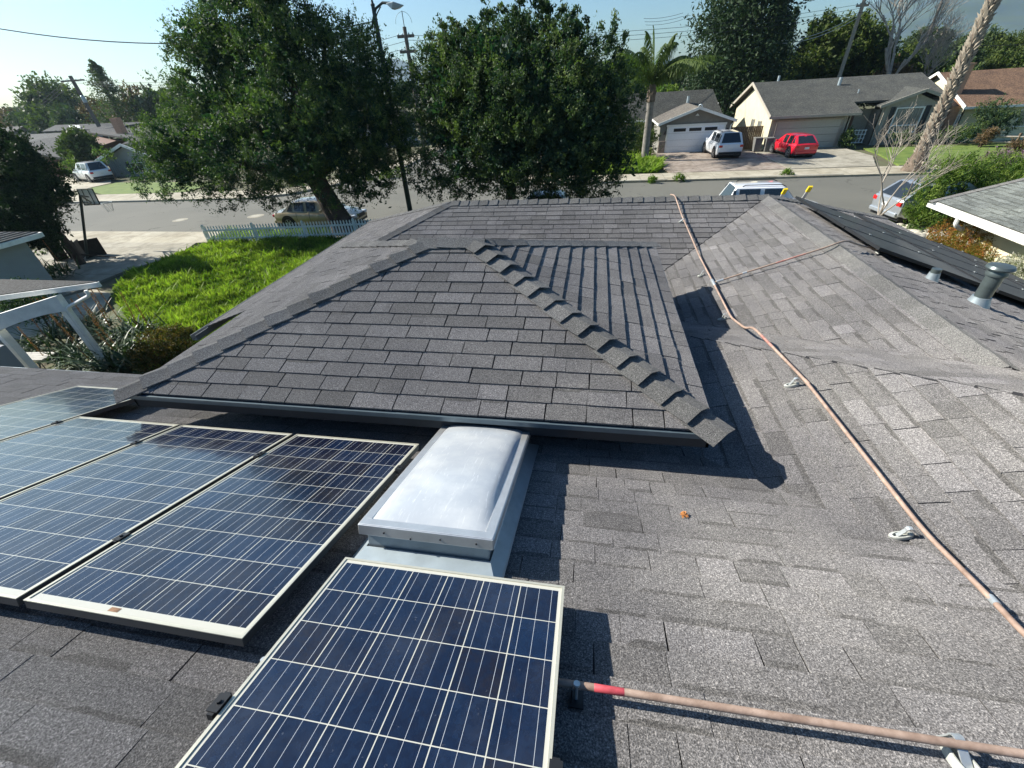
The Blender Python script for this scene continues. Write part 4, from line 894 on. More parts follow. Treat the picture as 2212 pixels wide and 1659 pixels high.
for px, py, r, Y, m, lab in ((1960, 120, 52, 72, 'leaf_o', 'green tree behind the long grey roof, left of the scaly palm'), (2030, 150, 46, 70, 'leaf_t', 'dark tree directly left of the brick chimney'), (2000, 75, 34, 90, 'leaf_far', 'hazier tree at the hill foot left of the scaly palm'), (2110, 80, 42, 90, 'leaf_far', 'tree at the hill foot right of the scaly palm'),
                               (2190, 90, 44, 85, 'leaf_o', 'tree at the right edge below the hill'), (2160, 130, 34, 80, 'leaf_o', 'low tree above the brown roof'), (2060, 110, 36, 80, 'leaf_far', 'olive tree behind the tall palm trunk'), (1655, 178, 26, 75, 'leaf_o', 'low tree in the gap beside the redwood'),
                               (1440, 205, 26, 62, 'leaf_g', 'bright yellow-green shrub tree behind the palm crown'), (1380, 190, 36, 75, 'leaf_o', 'tree behind the evergreen crown beside the palm'), (2250, 150, 50, 75, 'leaf_o', 'tree cut by the right edge'), (1930, 165, 26, 62, 'leaf_b', 'tangled brown branches behind the long roof')):
    tree('background_tree', [pb(px, py+r*.5, r*.68, Y), pb(px+r*.7, py+r*.65, r*.55, Y-1), pb(px-r*.7, py+r*.65, r*.55, Y+1)], lab, M[m], 260, 36, .30, .7, group=RB, tb=.04)
for i in range(22):
    x = 40+i*13+random.uniform(-5, 5); y = 150+random.uniform(-15, 60)
    h = random.uniform(4.5, 7); tree('far_tree', [(x, y, h*.45, h*.7, h*.6, h*.5)], 'one tree of the tree belt at the foot of the hills', M['leaf_far'], 70, 18, .9, 1.5, tr=.2, group='tree belt at the foot of the hills')
for i in range(14):
    x = -25+i*6+random.uniform(-2, 2); y = 120+random.uniform(-15, 30)
    h = random.uniform(5, 7); tree('far_tree', [(x, y, h*.5, h*.7, h*.6, h*.5)], 'one tree of the belt seen between the two big evergreens', M['leaf_far'], 60, 18, .9, 1.5, tr=.2, group='tree belt behind the middle trees')
q = AY(1915, 170, 60)
baretree('bare_tree', q.x, 60, 14, 'large leafless tree with pale limbs behind the long grey roof', .24, 7, .5, 'barkpale', 11, (.1, 0), rmin=.009, first=.3)
baretree('bare_tree', q.x+3.6, 61, 11, 'second leafless tree spreading right of the pale utility pole', .17, 7, .6, 'barkpale', 21, (.35, 0), rmin=.009, first=.27)
baretree('young_bare_tree', 11.15, 19.2, 4.6, 'thin leafless sapling in front of the silver car', .05, 5, .55, 'barkpale', 4, (-.02, 0), rmin=.0035, first=.34, up=.5)
bush('round_hedge_bush', [pb(1385, 292, 30, 42), pb(1370, 310, 24, 41.5), pb(1400, 310, 24, 41.5)], 'rounded clipped bush between the palm trunk and the grey garage', M['leaf_o'], 260, 32, .13, .25, tb=.05)
bush('plant_by_window', [pb(1950, 300, 14, 43), pb(1930, 300, 12, 43), pb(1985, 298, 14, 43), pb(2010, 296, 12, 43)], 'low dark shrubs under the big front window', M['leaf_t'], 90, 26, .14, .25)
bush('entry_shrub', [pb(1830, 305, 13, 43), pb(1832, 290, 10, 43)], 'dark shrub beside the grey garage door', M['leaf_t'], 70, 24, .14, .22)
bush('tall_shrub', [pb(2155, 245, 26, 43), pb(2140, 262, 20, 42.6), pb(2170, 265, 22, 42.4), pb(2130, 235, 14, 43)], 'round green shrub in front of the cream house window', M['leaf_t2'], 260, 28, .13, .28)
bush('red_shrub', [pb(2125, 298, 13, 41), pb(2140, 290, 11, 41)], 'small reddish shrub at the end of the rustic fence', M['leaf_b'], 80, 26, .12, .2, tb=.1)
bush('tall_shrub', [pb(2080, 290, 16, 42.5), pb(2050, 292, 14, 43), pb(2100, 285, 14, 42.5)], 'dark shrubs at the foot of the brick chimney', M['leaf_t'], 120, 26, .14, .28)
bush('red_shrub', [pb(2205, 318, 13, 38.5), pb(2190, 312, 9, 38.5)], 'brownish shrub by the fence at the right edge', M['leaf_b'], 60, 24, .12, .2)
for px, py, lab in ((1408, 392, 'small weed clump in the far pavement, left one'), (1465, 389, 'small weed clump in the far pavement, right one'), (1700, 378, 'weedy tuft beside the kerb behind the white parked car')):
    p = A(px, py, .1); bush('weed_clump', [(p.x, p.y, .2, .32, .2, .16)], lab, M['grass2'], 18, 22, .12, .14, 'plant', group='weed clumps on the far pavement', stem=False)
# palms
def frond(base, d, L, droop, n=34, lf=.55, hang=.8):
    d = V(d).normalized(); side = d.cross(V((0, 0, 1))).normalized(); P = []; pts = []
    for i in range(n+1):
        t = i/n; p = base+d*(L*t)+V((0, 0, -droop*L*t*t)); pts.append(p)
    Q = []
    for i in range(2, n+1):
        p = pts[i]; l = lf*(sin(min(1, i/n*1.1)*pi)**.5*.9+.15)
        for s in (-1, 1):
            for _ in (0, 1):
                q = p+side*(s*l*random.uniform(.35, .7))+V((0, 0, -l*hang*random.uniform(.6, 1.2)))+(pts[i]-pts[i-1])*random.uniform(.4, 1.5); w = (pts[i]-pts[i-1]).normalized()*.036
                m = p.lerp(q, .5)+V((0, 0, l*.16)); Q.append([p-w, p+w, m+w, m-w]); Q.append([m-w, m+w, q+w*.2, q-w*.2])
    return pts, np.array([[tuple(v) for v in f] for f in Q])
pm = empty('feathery_palm', A(1392, 350), 'palm with drooping feathery fronds and smooth grey trunk left of the grey garage', 'palm tree')
pb0 = V((4.1, 40.1, 0)); pt = V((4.05, 40.0, 4.75))
part('trunk', M['barkgrey'], pm, lambda mb: mb.tube([pb0-V((0, 0, .1)), pb0.lerp(pt, .05), pb0.lerp(pt, .5), pb0.lerp(pt, .8), pt.lerp(pb0, .1)], [.36, .30, .27, .26, .30], 14), smooth=True)
part('boot', M['barkpalm'], pm, lambda mb: [mb.tube([pt+V((0, 0, -.6)), pt+V((0, 0, .1)), pt+V((0, 0, .5))], [.34, .30, .2], 9)]+[mb.tube([pt+V((cos(a)*.2, sin(a)*.2, -.4)), pt+V((cos(a)*.34, sin(a)*.34, .1+.3*(i % 2)))], [.08, .03], 5) for i, a in enumerate(np.linspace(0, 6, 11))])
pc = pt+V((0, 0, .5)); Q = []; RM = MB(); fd = [(-1, -.3, .5), (-.95, .5, .9), (1, -.5, .5), (.9, .5, .8), (-.7, -.7, 1.0), (.7, .7, 1.1), (-.9, .2, 1.3), (-.55, -.5, 1.9), (-.35, .6, 2.3), (.1, -.8, 1.7), (.5, .3, 2.2), (.85, -.3, 1.5), (1, .4, .9), (-1, -.5, .8), (.3, .9, 1.2), (-.15, 0, 3), (.7, -.7, .6), (-.5, .9, .7), (-.7, -.9, .3), (1.0, .1, .35), (.45, -.2, 2.6), (-.3, -.2, 2.4)]
for f in fd:
    ps, q = frond(pc, (f[0]*1.5, f[1]*1.5, f[2]*.8+1.0), random.uniform(5.0, 6.6), random.uniform(.42, .6), lf=.85, hang=1.0); Q.append(q); RM.tube(ps[::2], [.035*(1-i/14)+.008 for i in range(len(ps[::2]))], 4)
quadmesh('fronds', np.concatenate(Q), M['leaf_palm'], pm, rng.random(sum(map(len, Q)))*.8); RM.build('rachis', M['leaf_g'], pm)
tp = empty('scaly_palm', (19.7, 32.7, 0), 'very tall palm trunk covered in ragged leaf stubs, leaving the top of the picture', 'palm tree')
a_, b_ = V((19.75, 32.75, -.1)), V((19.78, 32.6, 11.5))
part('trunk', M['barkpalm'], tp, lambda mb: mb.tube([a_, a_.lerp(b_, .06), a_.lerp(b_, .12), a_.lerp(b_, .5), b_], [.72, .50, .31, .25, .23], 14))
def stubs(mb):
    for i in range(74):
        z = .35+i*.15; f = z/11.5; r = (.52 if z < .7 else .31-.07*f)*.95; c = a_.lerp(b_, f)
        for k in range(7):
            a = 2*pi*(k/7+i*.382)+random.uniform(-.15, .15); d = V((cos(a), sin(a), 0)); s = V((-sin(a), cos(a), 0)); w = .09*random.uniform(.7, 1.2)
            p = c+d*r*.9; q = c+d*(r+random.uniform(.07, .17))+V((0, 0, random.uniform(.14, .26))); t = random.random()
            mb.hull([p-s*w-V((0, 0, .08)), p+s*w-V((0, 0, .08)), q+s*w*.45, q-s*w*.45, p+V((0, 0, .1))-s*w, p+V((0, 0, .1))+s*w], [(0, 1, 2, 3), (4, 3, 2, 5), (0, 3, 4), (1, 5, 2)], 0, t)
part('leaf_stubs', M['barkstub'], tp, stubs)
fr = empty('x', (0, 0, 0)); bpy.data.objects.remove(fr)
Q = []
for i in range(22):
    a = i*2.4; ps, q = frond(b_+V((0, 0, .2)), (cos(a), sin(a), random.uniform(.1, 1.5)), 2.6, .5, 16); Q.append(q)
quadmesh('fronds', np.concatenate(Q), M['leaf_palm'], tp)
# ================================================================== HOUSES
def window(par, p0, p1, p2, p3, lights=2, glass='glass', fr=.07, proud=.04, frm='white'):
    """p0 bottom-left, p1 bottom-right, p2 top-right, p3 top-left on the wall plane"""
    p0, p1, p2, p3 = map(V, (p0, p1, p2, p3)); X = (p1-p0).normalized(); Z = (p3-p0).normalized(); n = X.cross(Z).normalized(); w = (p1-p0).length; h = (p3-p0).length; c = (p0+p2)/2
    def f(mb):
        for dx, dz, a, b in ((0, -h/2+fr/2, w, fr), (0, h/2-fr/2, w, fr), (-w/2+fr/2, 0, fr, h-2*fr), (w/2-fr/2, 0, fr, h-2*fr)): mb.box(c+X*dx+Z*dz+n*proud/2, (a, b, proud), M3=(X, Z, n))
        for i in range(1, lights): mb.box(c+X*(-w/2+w*i/lights)+n*proud*.45, (fr*.6, h-2*fr, proud*.8), M3=(X, Z, n))
    o = part('window', M[frm], par, f)
    mb = MB(); mb.box(c+n*.004, (w-2*fr+.01, h-2*fr+.01, .01), M3=(X, Z, n)); mb.build('pane', M[glass], o)
    return o
def gablewall(mb, a, b, ze, apex, th=.2, inn=None):
    """upright wall from a to b with its gable point"""
    a, b = V((a[0], a[1], 0)), V((b[0], b[1], 0)); d = (b-a).normalized(); n = V(inn) if inn else V((-d.y, d.x, 0))
    mb.slab([a-V((0, 0, .2)), b-V((0, 0, .2)), b+V((0, 0, ze)), V((apex[0], apex[1], apex[2])), a+V((0, 0, ze))], th, n=n)
def roofslab(mb, pts, th=.14): mb.slab([V(p) for p in pts], th)
def bargeboard(mb, p, q, h=.2, w=.06): p, q = V(p), V(q); d = (q-p).normalized(); up = V((0, 0, 1)); s = d.cross(up).normalized(); mb.box((p+q)/2-V((0, 0, h/2-.03)), ((q-p).length, w, h), M3=(d, s, s.cross(d)))
# grey house with white garage door
wg = empty('grey_garage_house', (8.5, 48, 0), 'taupe house whose gabled garage has a white door with three dark windows', 'house')
def w1(mb):
    gablewall(mb, (5.55, 44.2), (11.35, 44.2), 2.32, (8.46, 44.2, 3.30), inn=(0, 1, 0)); mb.box((5.65, 48, 1.1), (.2, 7.2, 2.3)); mb.box((11.25, 48, 1.1), (.2, 7.2, 2.3)); mb.box((6.0, 52.6, 1.15), (11, 6.2, 2.5))
part('wall', M['greywall'], wg, w1)
g0, g1, ga = V((5.33, 43.6, 2.36)), V((11.58, 43.6, 2.40)), V((8.46, 43.6, 3.44))
def r1(mb):
    roofslab(mb, [g0, ga, (8.46, 50.3, 3.44), (5.33, 50.3, 2.36)]); roofslab(mb, [ga, g1, (11.58, 50.3, 2.40), (8.46, 50.3, 3.44)])
part('garage_roof', M['shtan'], wg, r1)
def r2(mb):
    roofslab(mb, [(-.5, 49.0, 2.28), (11.75, 49.0, 2.28), (11.0, 52.2, 4.35), (-.5, 52.2, 4.35)], .16); roofslab(mb, [(-.5, 52.2, 4.35), (11.0, 52.2, 4.35), (11.75, 55.6, 2.2), (-.5, 55.6, 2.2)], .16)
part('roof', M['shfar'], wg, r2)
part('bargeboard', M['white'], wg, lambda mb: (bargeboard(mb, g0, ga), bargeboard(mb, ga, g1), mb.box((5.30, 46.9, 2.28), (.05, 6.6, .14)), mb.box((2.5, 48.97, 2.2), (5.8, .05, .16)), mb.box((11.38, 50.5, 3.25), (.06, .1, .1))))
gd = part('garage_door', M['door'], wg, lambda mb: [mb.box((8.52, 44.14, .27+.51*i), (4.5, .05, .495)) for i in range(4)])
part('door_frame', M['white'], wg, lambda mb: (mb.box((8.52, 44.14, 2.13), (4.9, .1, .16)), mb.box((6.2, 44.14, 1.03), (.14, .1, 2.04)), mb.box((10.84, 44.14, 1.03), (.14, .1, 2.04))))
for i in range(3): mb = MB(); mb.box((7.2+1.28*i, 44.105, 1.79), (1.0, .02, .24)); mb.build('door_window', M['black'], gd)
part('stone_corner', M['stone'], wg, lambda mb: mb.box((5.85, 44.1, .5), (.55, .2, 1.0))); part('gable_vent', M['white'], wg, lambda mb: mb.hull([(8.3, 44.17, 2.78), (8.62, 44.17, 2.78), (8.46, 44.17, 2.95), (8.3, 44.12, 2.78), (8.62, 44.12, 2.78), (8.46, 44.12, 2.95)], [(0, 1, 2), (3, 5, 4), (0, 3, 4, 1), (1, 4, 5, 2), (2, 5, 3, 0)]))
for x in (5.95, 11.1): part('wall_lamp', M['black'], wg, lambda mb: mb.lathe((x, 44.08, 1.5), [(.05, 0), (.08, .05), (.09, .2), (.03, .28)], 8))
part('downspout', M['white2'], wg, lambda mb: mb.tube(bend([(11.5, 43.75, 2.3), (11.3, 44.1, 2.0), (11.3, 44.15, .1)]), .04, 8))
part('roof_vent', M['galv'], wg, lambda mb: mb.tube([(8.6, 50.6, 3.2), (8.6, 50.6, 3.95)], .13, 10)); part('roof_vent', M['galv'], wg, lambda mb: mb.tube(bend([(9.5, 49.6, 2.6), (9.5, 49.6, 3.2), (9.65, 49.5, 3.3), (9.8, 49.4, 3.1)], r=.2), .05, 8))
# cream / grey ranch house
bh = empty('ranch_house', (20, 48, 0), 'long ranch house, cream gable on its left and grey-green front with a big window', 'house')
part('gable_wall', M['cream'], bh, lambda mb: gablewall(mb, (14.35, 55.2), (14.35, 43.8), 2.5, (14.35, 50, 4.45), inn=(1, 0, 0)))
part('wall', M['grayside'], bh, lambda mb: (mb.box((17.3, 43.9, 1.2), (5.7, .2, 2.5)), mb.box((20.15, 44.9, 1.2), (.2, 2.2, 2.5)), mb.box((21.4, 46.2, 1.2), (2.6, .2, 2.6)), mb.box((26.9, 49.5, 1.2), (.2, 9, 2.5)), gablewall(mb, (22.75, 44.7), (26.7, 44.7), 2.75, (24.9, 44.7, 3.5), inn=(0, 1, 0)), mb.box((22.85, 45.6, 1.2), (.2, 1.8, 2.6))))
RZ = 4.70
def r3(mb):
    roofslab(mb, [(13.95, 43.0, 2.52), (20.6, 43.0, 2.52), (20.6, 45.0, 3.14), (27.4, 45.0, 3.14), (27.4, 50, RZ), (13.95, 50, RZ)]); roofslab(mb, [(13.95, 50, RZ), (27.4, 50, RZ), (27.4, 56.2, 2.6), (13.95, 56.2, 2.6)])
part('roof', M['shfar'], bh, r3)
q0, qa, q1 = V((22.35, 44.3, 2.80)), V((25.15, 44.3, 3.76)), V((27.1, 44.3, 3.08))
part('front_gable_roof', M['shfar'], bh, lambda mb: (roofslab(mb, [q0, qa, (25.15, 49, 3.95), (22.35, 47.0, 2.95)], .1), roofslab(mb, [qa, q1, (27.3, 47, 3.2), (25.15, 49, 3.95)], .1)))
part('bargeboard', M['grayside'], bh, lambda mb: (bargeboard(mb, (13.93, 43, 2.55), (13.93, 50, RZ+.03), .22), bargeboard(mb, (13.93, 50, RZ+.03), (13.93, 56.2, 2.63), .22), mb.box((17.2, 42.98, 2.44), (6.7, .04, .18)), bargeboard(mb, q0, qa, .2), bargeboard(mb, qa, q1, .2)))
part('garage_door', M['doorgrey'], bh, lambda mb: [mb.box((17.25, 43.76, .27+.52*i), (4.7, .06, .50)) for i in range(4)])
part('door_frame', M['grayside'], bh, lambda mb: (mb.box((17.25, 43.77, 2.13), (5.0, .1, .12)), mb.box((14.84, 43.77, 1.03), (.12, .1, 2.08)), mb.box((19.66, 43.77, 1.03), (.12, .1, 2.08))))
window(bh, (23.75, 44.67, .8), (25.75, 44.67, .8), (25.75, 44.67, 2.6), (23.75, 44.67, 2.6), 1, 'glass2', .09)
part('window_transom', M['white'], bh, lambda mb: mb.box((24.75, 44.64, 1.35), (1.86, .06, .07)))
for x in (23.5, 26.0): part('shutter', M['fascia_dark'], bh, lambda mb: mb.box((x, 44.66, 1.7), (.34, .05, 1.9)))
part('siding_batten', M['grayside'], bh, lambda mb: [mb.box((22.95+.35*i, 44.66, 1.3), (.05, .05, 2.7)) for i in range(12)])
part('front_door', M['brown'], bh, lambda mb: mb.box((21.0, 46.06, 1.05), (1.0, .06, 2.1)))
part('lattice_panel', M['white'], bh, lambda mb: ([mb.box((21.75, 44.9, .2+.3*i), (1.1, .05, .05)) for i in range(4)]+[mb.box((21.25+.25*i, 44.93, .65), (.05, .05, 1.0)) for i in range(5)]))
for y in (48.6, 46.6):
    window(bh, (14.33, y+.45, 1.0), (14.33, y-.45, 1.0), (14.33, y-.45, 2.0), (14.33, y+.45, 2.0), 2, 'glass2', .07, frm='grayside')
part('chimney_vent', M['galv'], bh, lambda mb: mb.tube([(20.5, 48.4, 4.0), (20.5, 48.4, 4.75)], .13, 10)); part('small_vent', M['galv'], bh, lambda mb: mb.tube([(21.4, 46.6, 3.5), (21.4, 46.6, 3.9)], .05, 8))
part('chimney_vent', M['galv'], bh, lambda mb: mb.tube([(16.2, 50.5, 4.4), (16.2, 50.5, 5.1)], .1, 10))
# gate fence between the houses
gf = empty('wooden_side_fence', (12.8, 45, 0), 'dark wooden fence closing the gap between the two houses across the street', 'fence')
part('boards', M['wood'], gf, lambda mb: [mb.box((11.5+.15*i, 45.2, .85), (.135, .03, 1.75)) for i in range(19)]); part('rail', M['wood'], gf, lambda mb: mb.box((12.85, 45.24, 1.3), (2.8, .05, .09)))
# cream house with the brick chimney
ch = empty('cream_chimney_house', (33, 48, 0), 'cream house at the right edge with brown roof and tapering brick chimney', 'house')
part('wall', M['yellowwall'], ch, lambda mb: (gablewall(mb, (28.6, 53.5), (28.6, 44.6), 2.5, (28.6, 49.2, 4.5), inn=(1, 0, 0)), mb.box((34.5, 44.7, 1.2), (11.8, .2, 2.6))))
part('roof', M['shbrown'], ch, lambda mb: (roofslab(mb, [(28.2, 44.1, 2.45), (42, 44.1, 2.45), (42, 49.2, 4.62), (28.2, 49.2, 4.62)]), roofslab(mb, [(28.2, 49.2, 4.62), (42, 49.2, 4.62), (42, 54, 2.5), (28.2, 54, 2.5)])))
part('bargeboard', M['white'], ch, lambda mb: (bargeboard(mb, (28.18, 44.1, 2.5), (28.18, 49.2, 4.67)), bargeboard(mb, (28.18, 49.2, 4.67), (28.18, 54, 2.55)), mb.box((35, 44.08, 2.38), (13.8, .05, .16))))
part('chimney', M['brick'], ch, lambda mb: (mb.box((28.3, 46.2, 1.2), (.6, 2.0, 2.5)), mb.hull([(28.0, 45.2, 2.45), (28.58, 45.2, 2.45), (28.58, 47.2, 2.45), (28.0, 47.2, 2.45), (28.0, 45.9, 2.95), (28.58, 45.9, 2.95), (28.58, 46.6, 2.95), (28.0, 46.6, 2.95)], [(0, 1, 5, 4), (1, 2, 6, 5), (2, 3, 7, 6), (3, 0, 4, 7)]), mb.box((28.3, 46.25, 4.0), (.58, .7, 2.2)), mb.box((28.3, 46.25, 5.15), (.7, .82, .12))))
window(ch, (29.9, 44.57, .9), (31.0, 44.57, .9), (31.0, 44.57, 2.1), (29.9, 44.57, 2.1), 2, 'glass2'); window(ch, (28.57, 45.0, .9), (28.57, 44.7, .9), (28.57, 44.7, 1.9), (28.57, 45.0, 1.9), 1, 'glass2')
window(ch, (32.4, 44.57, .9), (34.4, 44.57, .9), (34.4, 44.57, 2.1), (32.4, 44.57, 2.1), 3, 'glass2')
rf = empty('rustic_rail_fence', (31, 40, 0), 'low rustic rail fence beside the lawn at the right edge', 'fence')
for i in range(4): part('post', M['wood'], rf, lambda mb: mb.box((28.6+1.5*i, 41.2-.9*i, .5), (.12, .12, 1.0), .1))
for j in range(2): part('rail', M['barkpale'], rf, lambda mb: mb.tube([(28.4, 41.3, .4+.35*j), (33.3, 38.4, .42+.35*j)], .06, 7))
# bins
def bin_(x, y, lab):
    e = empty('wheelie_bin', (x, y, 0), lab, 'bin', 'bins beside the cream gable')
    part('body', M['bin'], e, lambda mb: mb.hull([V((x, y, .1))+V(p) for p in ((-.24, -.26, 0), (.24, -.26, 0), (.24, .26, 0), (-.24, .26, 0), (-.3, -.34, .95), (.3, -.34, .95), (.3, .34, .95), (-.3, .34, .95))], [(0, 3, 2, 1), (4, 5, 6, 7), (0, 1, 5, 4), (1, 2, 6, 5), (2, 3, 7, 6), (3, 0, 4, 7)]), bevel=.03)
    part('lid', M['bin'], e, lambda mb: mb.box((x, y-.02, 1.09), (.66, .76, .06)), bevel=.02)
    for s in (-.26, .26): part('wheel', M['rubber'], e, lambda mb: mb.lathe((x+s-.03, y+.26, .1), [(.1, 0), (.1, .06)], 12, axis=(1, 0, 0)))
bin_(13.4, 42.9, 'left grey bin beside the cream gable wall'); bin_(14.15, 42.6, 'right grey bin, closer to the red car')
# left houses across the street
gh = empty('grey_gable_house', (-48, 44, 0), 'grey house with vertical siding and a low gable behind the white parked car', 'house')
ap = AY(263, 311, 42); e0 = AY(208, 350, 42); e1 = AY(335, 342, 42)
hx0, hx1 = e0.x, e1.x
part('wall', M['neigh'], gh, lambda mb: (gablewall(mb, (hx0+.9, 42.3), (hx1-.3, 42.3), 1.7, (ap.x, 42.3, ap.z-.15), inn=(0, 1, 0)), mb.box((hx0+1.0, 46, .8), (.2, 7.2, 1.9))))
part('roof', M['shfar'], gh, lambda mb: (roofslab(mb, [(hx0, 41.8, 1.6), (ap.x, 41.8, ap.z), (ap.x, 50, ap.z), (hx0, 50, 1.6)]), roofslab(mb, [(ap.x, 41.8, ap.z), (hx1+1, 41.8, 1.35), (hx1+1, 50, 1.35), (ap.x, 50, ap.z)]), roofslab(mb, [(hx0-4, 47, 1.9), (hx1+6, 46, 1.9), (hx1+6, 52, 4.1), (hx0-1, 52, 4.1)])))
part('bargeboard', M['white'], gh, lambda mb: (bargeboard(mb, (hx0, 41.78, 1.62), (ap.x, 41.78, ap.z+.03), .24), bargeboard(mb, (ap.x, 41.78, ap.z+.03), (hx1+1, 41.78, 1.38), .24)))
wq = AY(290, 368, 42.2)
window(gh, (wq.x-.2, 42.26, .25), (wq.x+1.4, 42.26, .25), (wq.x+1.4, 42.26, 1.3), (wq.x-.2, 42.26, 1.3), 2, 'glass'); part('shutter', M['fascia_dark'], gh, lambda mb: mb.box((wq.x-.5, 42.25, .78), (.4, .05, 1.15)))
part('siding_groove', M['greywall'], gh, lambda mb: [mb.box((hx0+1.0+.3*i, 42.285, .8), (.025, .02, 1.7)) for i in range(20)])
th_ = empty('tan_roof_house', (-72, 58, 0), 'low house with sun-bleached tan and grey roofs at the far left', 'house')
def tr(mb):
    a, b, c, d = AY(35, 300, 52), AY(180, 284, 60), AY(228, 283, 60), AY(128, 340, 50)
    roofslab(mb, [AY(0, 318, 52), d, b, AY(45, 291, 62)], .2)
    roofslab(mb, [b, AY(310, 302, 54), AY(330, 282, 66), AY(228, 270, 68)], .2)
part('roof', M['shtan'], th_, tr); part('back_roof', M['shfar'], th_, lambda mb: (roofslab(mb, [AY(90, 284, 66), AY(225, 278, 64), AY(330, 262, 74), AY(120, 270, 76)], .2)))
part('wall', M['brown'], th_, lambda mb: (mb.slab([AY(128, 345, 50), AY(250, 304, 57), AY(180, 288, 60)], .3, n=(0, 1, 0)), mb.box((-66, 53, .3), (16, 3, 1.4)), mb.box((-78, 60, 1), (18, 10, 2.4))))
q = AY(262, 283, 60); part('chimney', M['brick'], th_, lambda mb: mb.box((q.x, 60, q.z+.3), (1.0, .9, 2.6)))
part('skylight', M['white'], th_, lambda mb: mb.slab([AY(150, 274, 68), AY(175, 276, 67), AY(172, 271, 70), AY(148, 270, 71)], .1))
for px, py, Y, lab in ((5, 275, 90, 'hazy low house roof at the left edge'), (340, 300, 70, 'grey roof half hidden behind the big evergreen'), (60, 262, 120, 'distant pale roof between the thickets'), (180, 252, 110, 'pale roof slope right of the rounded tree')):
    q = AY(px, py, Y); e = empty('distant_house', (q.x, Y, 0), lab, 'house', 'distant houses on the left')
    part('roof', M['shtan'], e, lambda mb: (roofslab(mb, [(q.x-6, Y-3.5, q.z-1.2), (q.x+6, Y-3.5, q.z-1.2), (q.x+6, Y, q.z), (q.x-6, Y, q.z)], .2), roofslab(mb, [(q.x-6, Y, q.z), (q.x+6, Y, q.z), (q.x+6, Y+3.5, q.z-1.2), (q.x-6, Y+3.5, q.z-1.2)], .2)))
    part('wall', M['neigh'], e, lambda mb: mb.box((q.x, Y, (q.z-1.2)/2), (11, 6, q.z-1.2)))
for x, y, w, lab in ((-30, 62, 10, 'house behind the big evergreen crown'), (-3, 56, 9, 'house behind the wide leafy tree')):
    e = empty('hidden_house', (x, y, 0), lab, 'house'); part('wall', M['neigh'], e, lambda mb: mb.box((x, y, 1.2), (w, 7, 2.4))); part('roof', M['shfar'], e, lambda mb: (roofslab(mb, [(x-w/2-.4, y-4, 2.3), (x+w/2+.4, y-4, 2.3), (x+w/2+.4, y, 3.8), (x-w/2-.4, y, 3.8)]), roofslab(mb, [(x-w/2-.4, y, 3.8), (x+w/2+.4, y, 3.8), (x+w/2+.4, y+4, 2.3), (x-w/2-.4, y+4, 2.3)])))
sf = empty('brown_board_fence', (-58, 43, 0), 'brown wooden board fence behind the white parked car', 'fence'); part('boards', M['brown'], sf, lambda mb: [mb.box((-66+.2*i, 43.5, .7), (.19, .04, 1.5)) for i in range(62)])
# left neighbour garage
lg = empty('grey_stucco_garage', (-24, 10, 0), 'grey stucco building with white-edged roof corner at the left edge', 'building')
part('wall', M['neigh'], lg, lambda mb: mb.box((-24.0, 9.5, 1.1), (6, 6.2, 2.3)))
def lgr(mb): shingle_plane(mb, [(-20.62, 12.95, 2.38), (-20.62, 4, 2.38), (-24, 4, 3.4), (-24, 9.57, 3.4)], (-1, 0), seed=52, hb=.03, gapp=.9); shingle_plane(mb, [(-20.62, 12.95, 2.38), (-24, 9.57, 3.4), (-27.5, 12.95, 2.38)], (0, -1), seed=53)
part('roof', [M['shgreen'], M['under']], lg, lgr); part('fascia', M['white2'], lg, lambda mb: (mb.box((-20.72, 8.4, 2.28), (.12, 9.0, .16), -.03), mb.box((-24, 13.0, 2.28), (6.8, .1, .16))))
# porch
po = empty('white_porch', (-14, 8, 0), 'white porch with arched beam, gutter and downspout at the lower left', 'porch')
C_ = A(212, 609, 2.5)+V((0, 0, 0)); D_ = A(-60, 603, 2.55); E_ = A(-60, 646, 2.32)
part('roof', M['shfar'], po, lambda mb: roofslab(mb, [C_+V((0, 0, .02)), D_+V((0, 0, .02)), E_+V((0, 0, .02))], .05))
dE = (E_-C_).normalized(); dD = (D_-C_).normalized()
def bd(mb, p, q, h, w, drop=0): p, q = V(p), V(q); d = (q-p).normalized(); s = d.cross(V((0, 0, 1))).normalized(); mb.box((p+q)/2-V((0, 0, h/2+drop)), ((q-p).length, w, h), M3=(d, s, s.cross(d)))
part('gutter', M['white2'], po, lambda mb: (bd(mb, C_, E_, .12, .07), bd(mb, C_, D_, .05, .05)))
ps1, ps2 = A(214, 752, .55), A(132, 650, 1.98); ps1 = V((ps2.x, ps2.y, 0))
ptop = A(128, 650, 2.12); pbot = V((ptop.x, ptop.y, 0.0))
part('post', M['white2'], po, lambda mb: mb.box((pbot+ptop)/2, (.16, .16, ptop.z)))
p2t = A(-22, 690, 2.0); part('post', M['white2'], po, lambda mb: mb.box(V((p2t.x, p2t.y, 1.0)), (.16, .16, 2.0)))
def arch(mb):
    a = A(132, 645, 2.18); b = A(-40, 700, 2.0); n = 10
    for i in range(n):
        f0, f1 = i/n, (i+1)/n; p, q = a.lerp(b, f0), a.lerp(b, f1); u = V((0, 0, .10)); l0 = V((0, 0, -.22-.10*(abs(2*f0-1)**2.5))); l1 = V((0, 0, -.22-.10*(abs(2*f1-1)**2.5))); s = V((0, .07, 0))
        mb.hull([p+u-s, q+u-s, q+l1-s, p+l0-s, p+u+s, q+u+s, q+l1+s, p+l0+s], [(0, 1, 2, 3), (7, 6, 5, 4), (0, 4, 5, 1), (3, 2, 6, 7), (0, 3, 7, 4), (1, 5, 6, 2)])
part('arched_beam', M['white2'], po, arch)
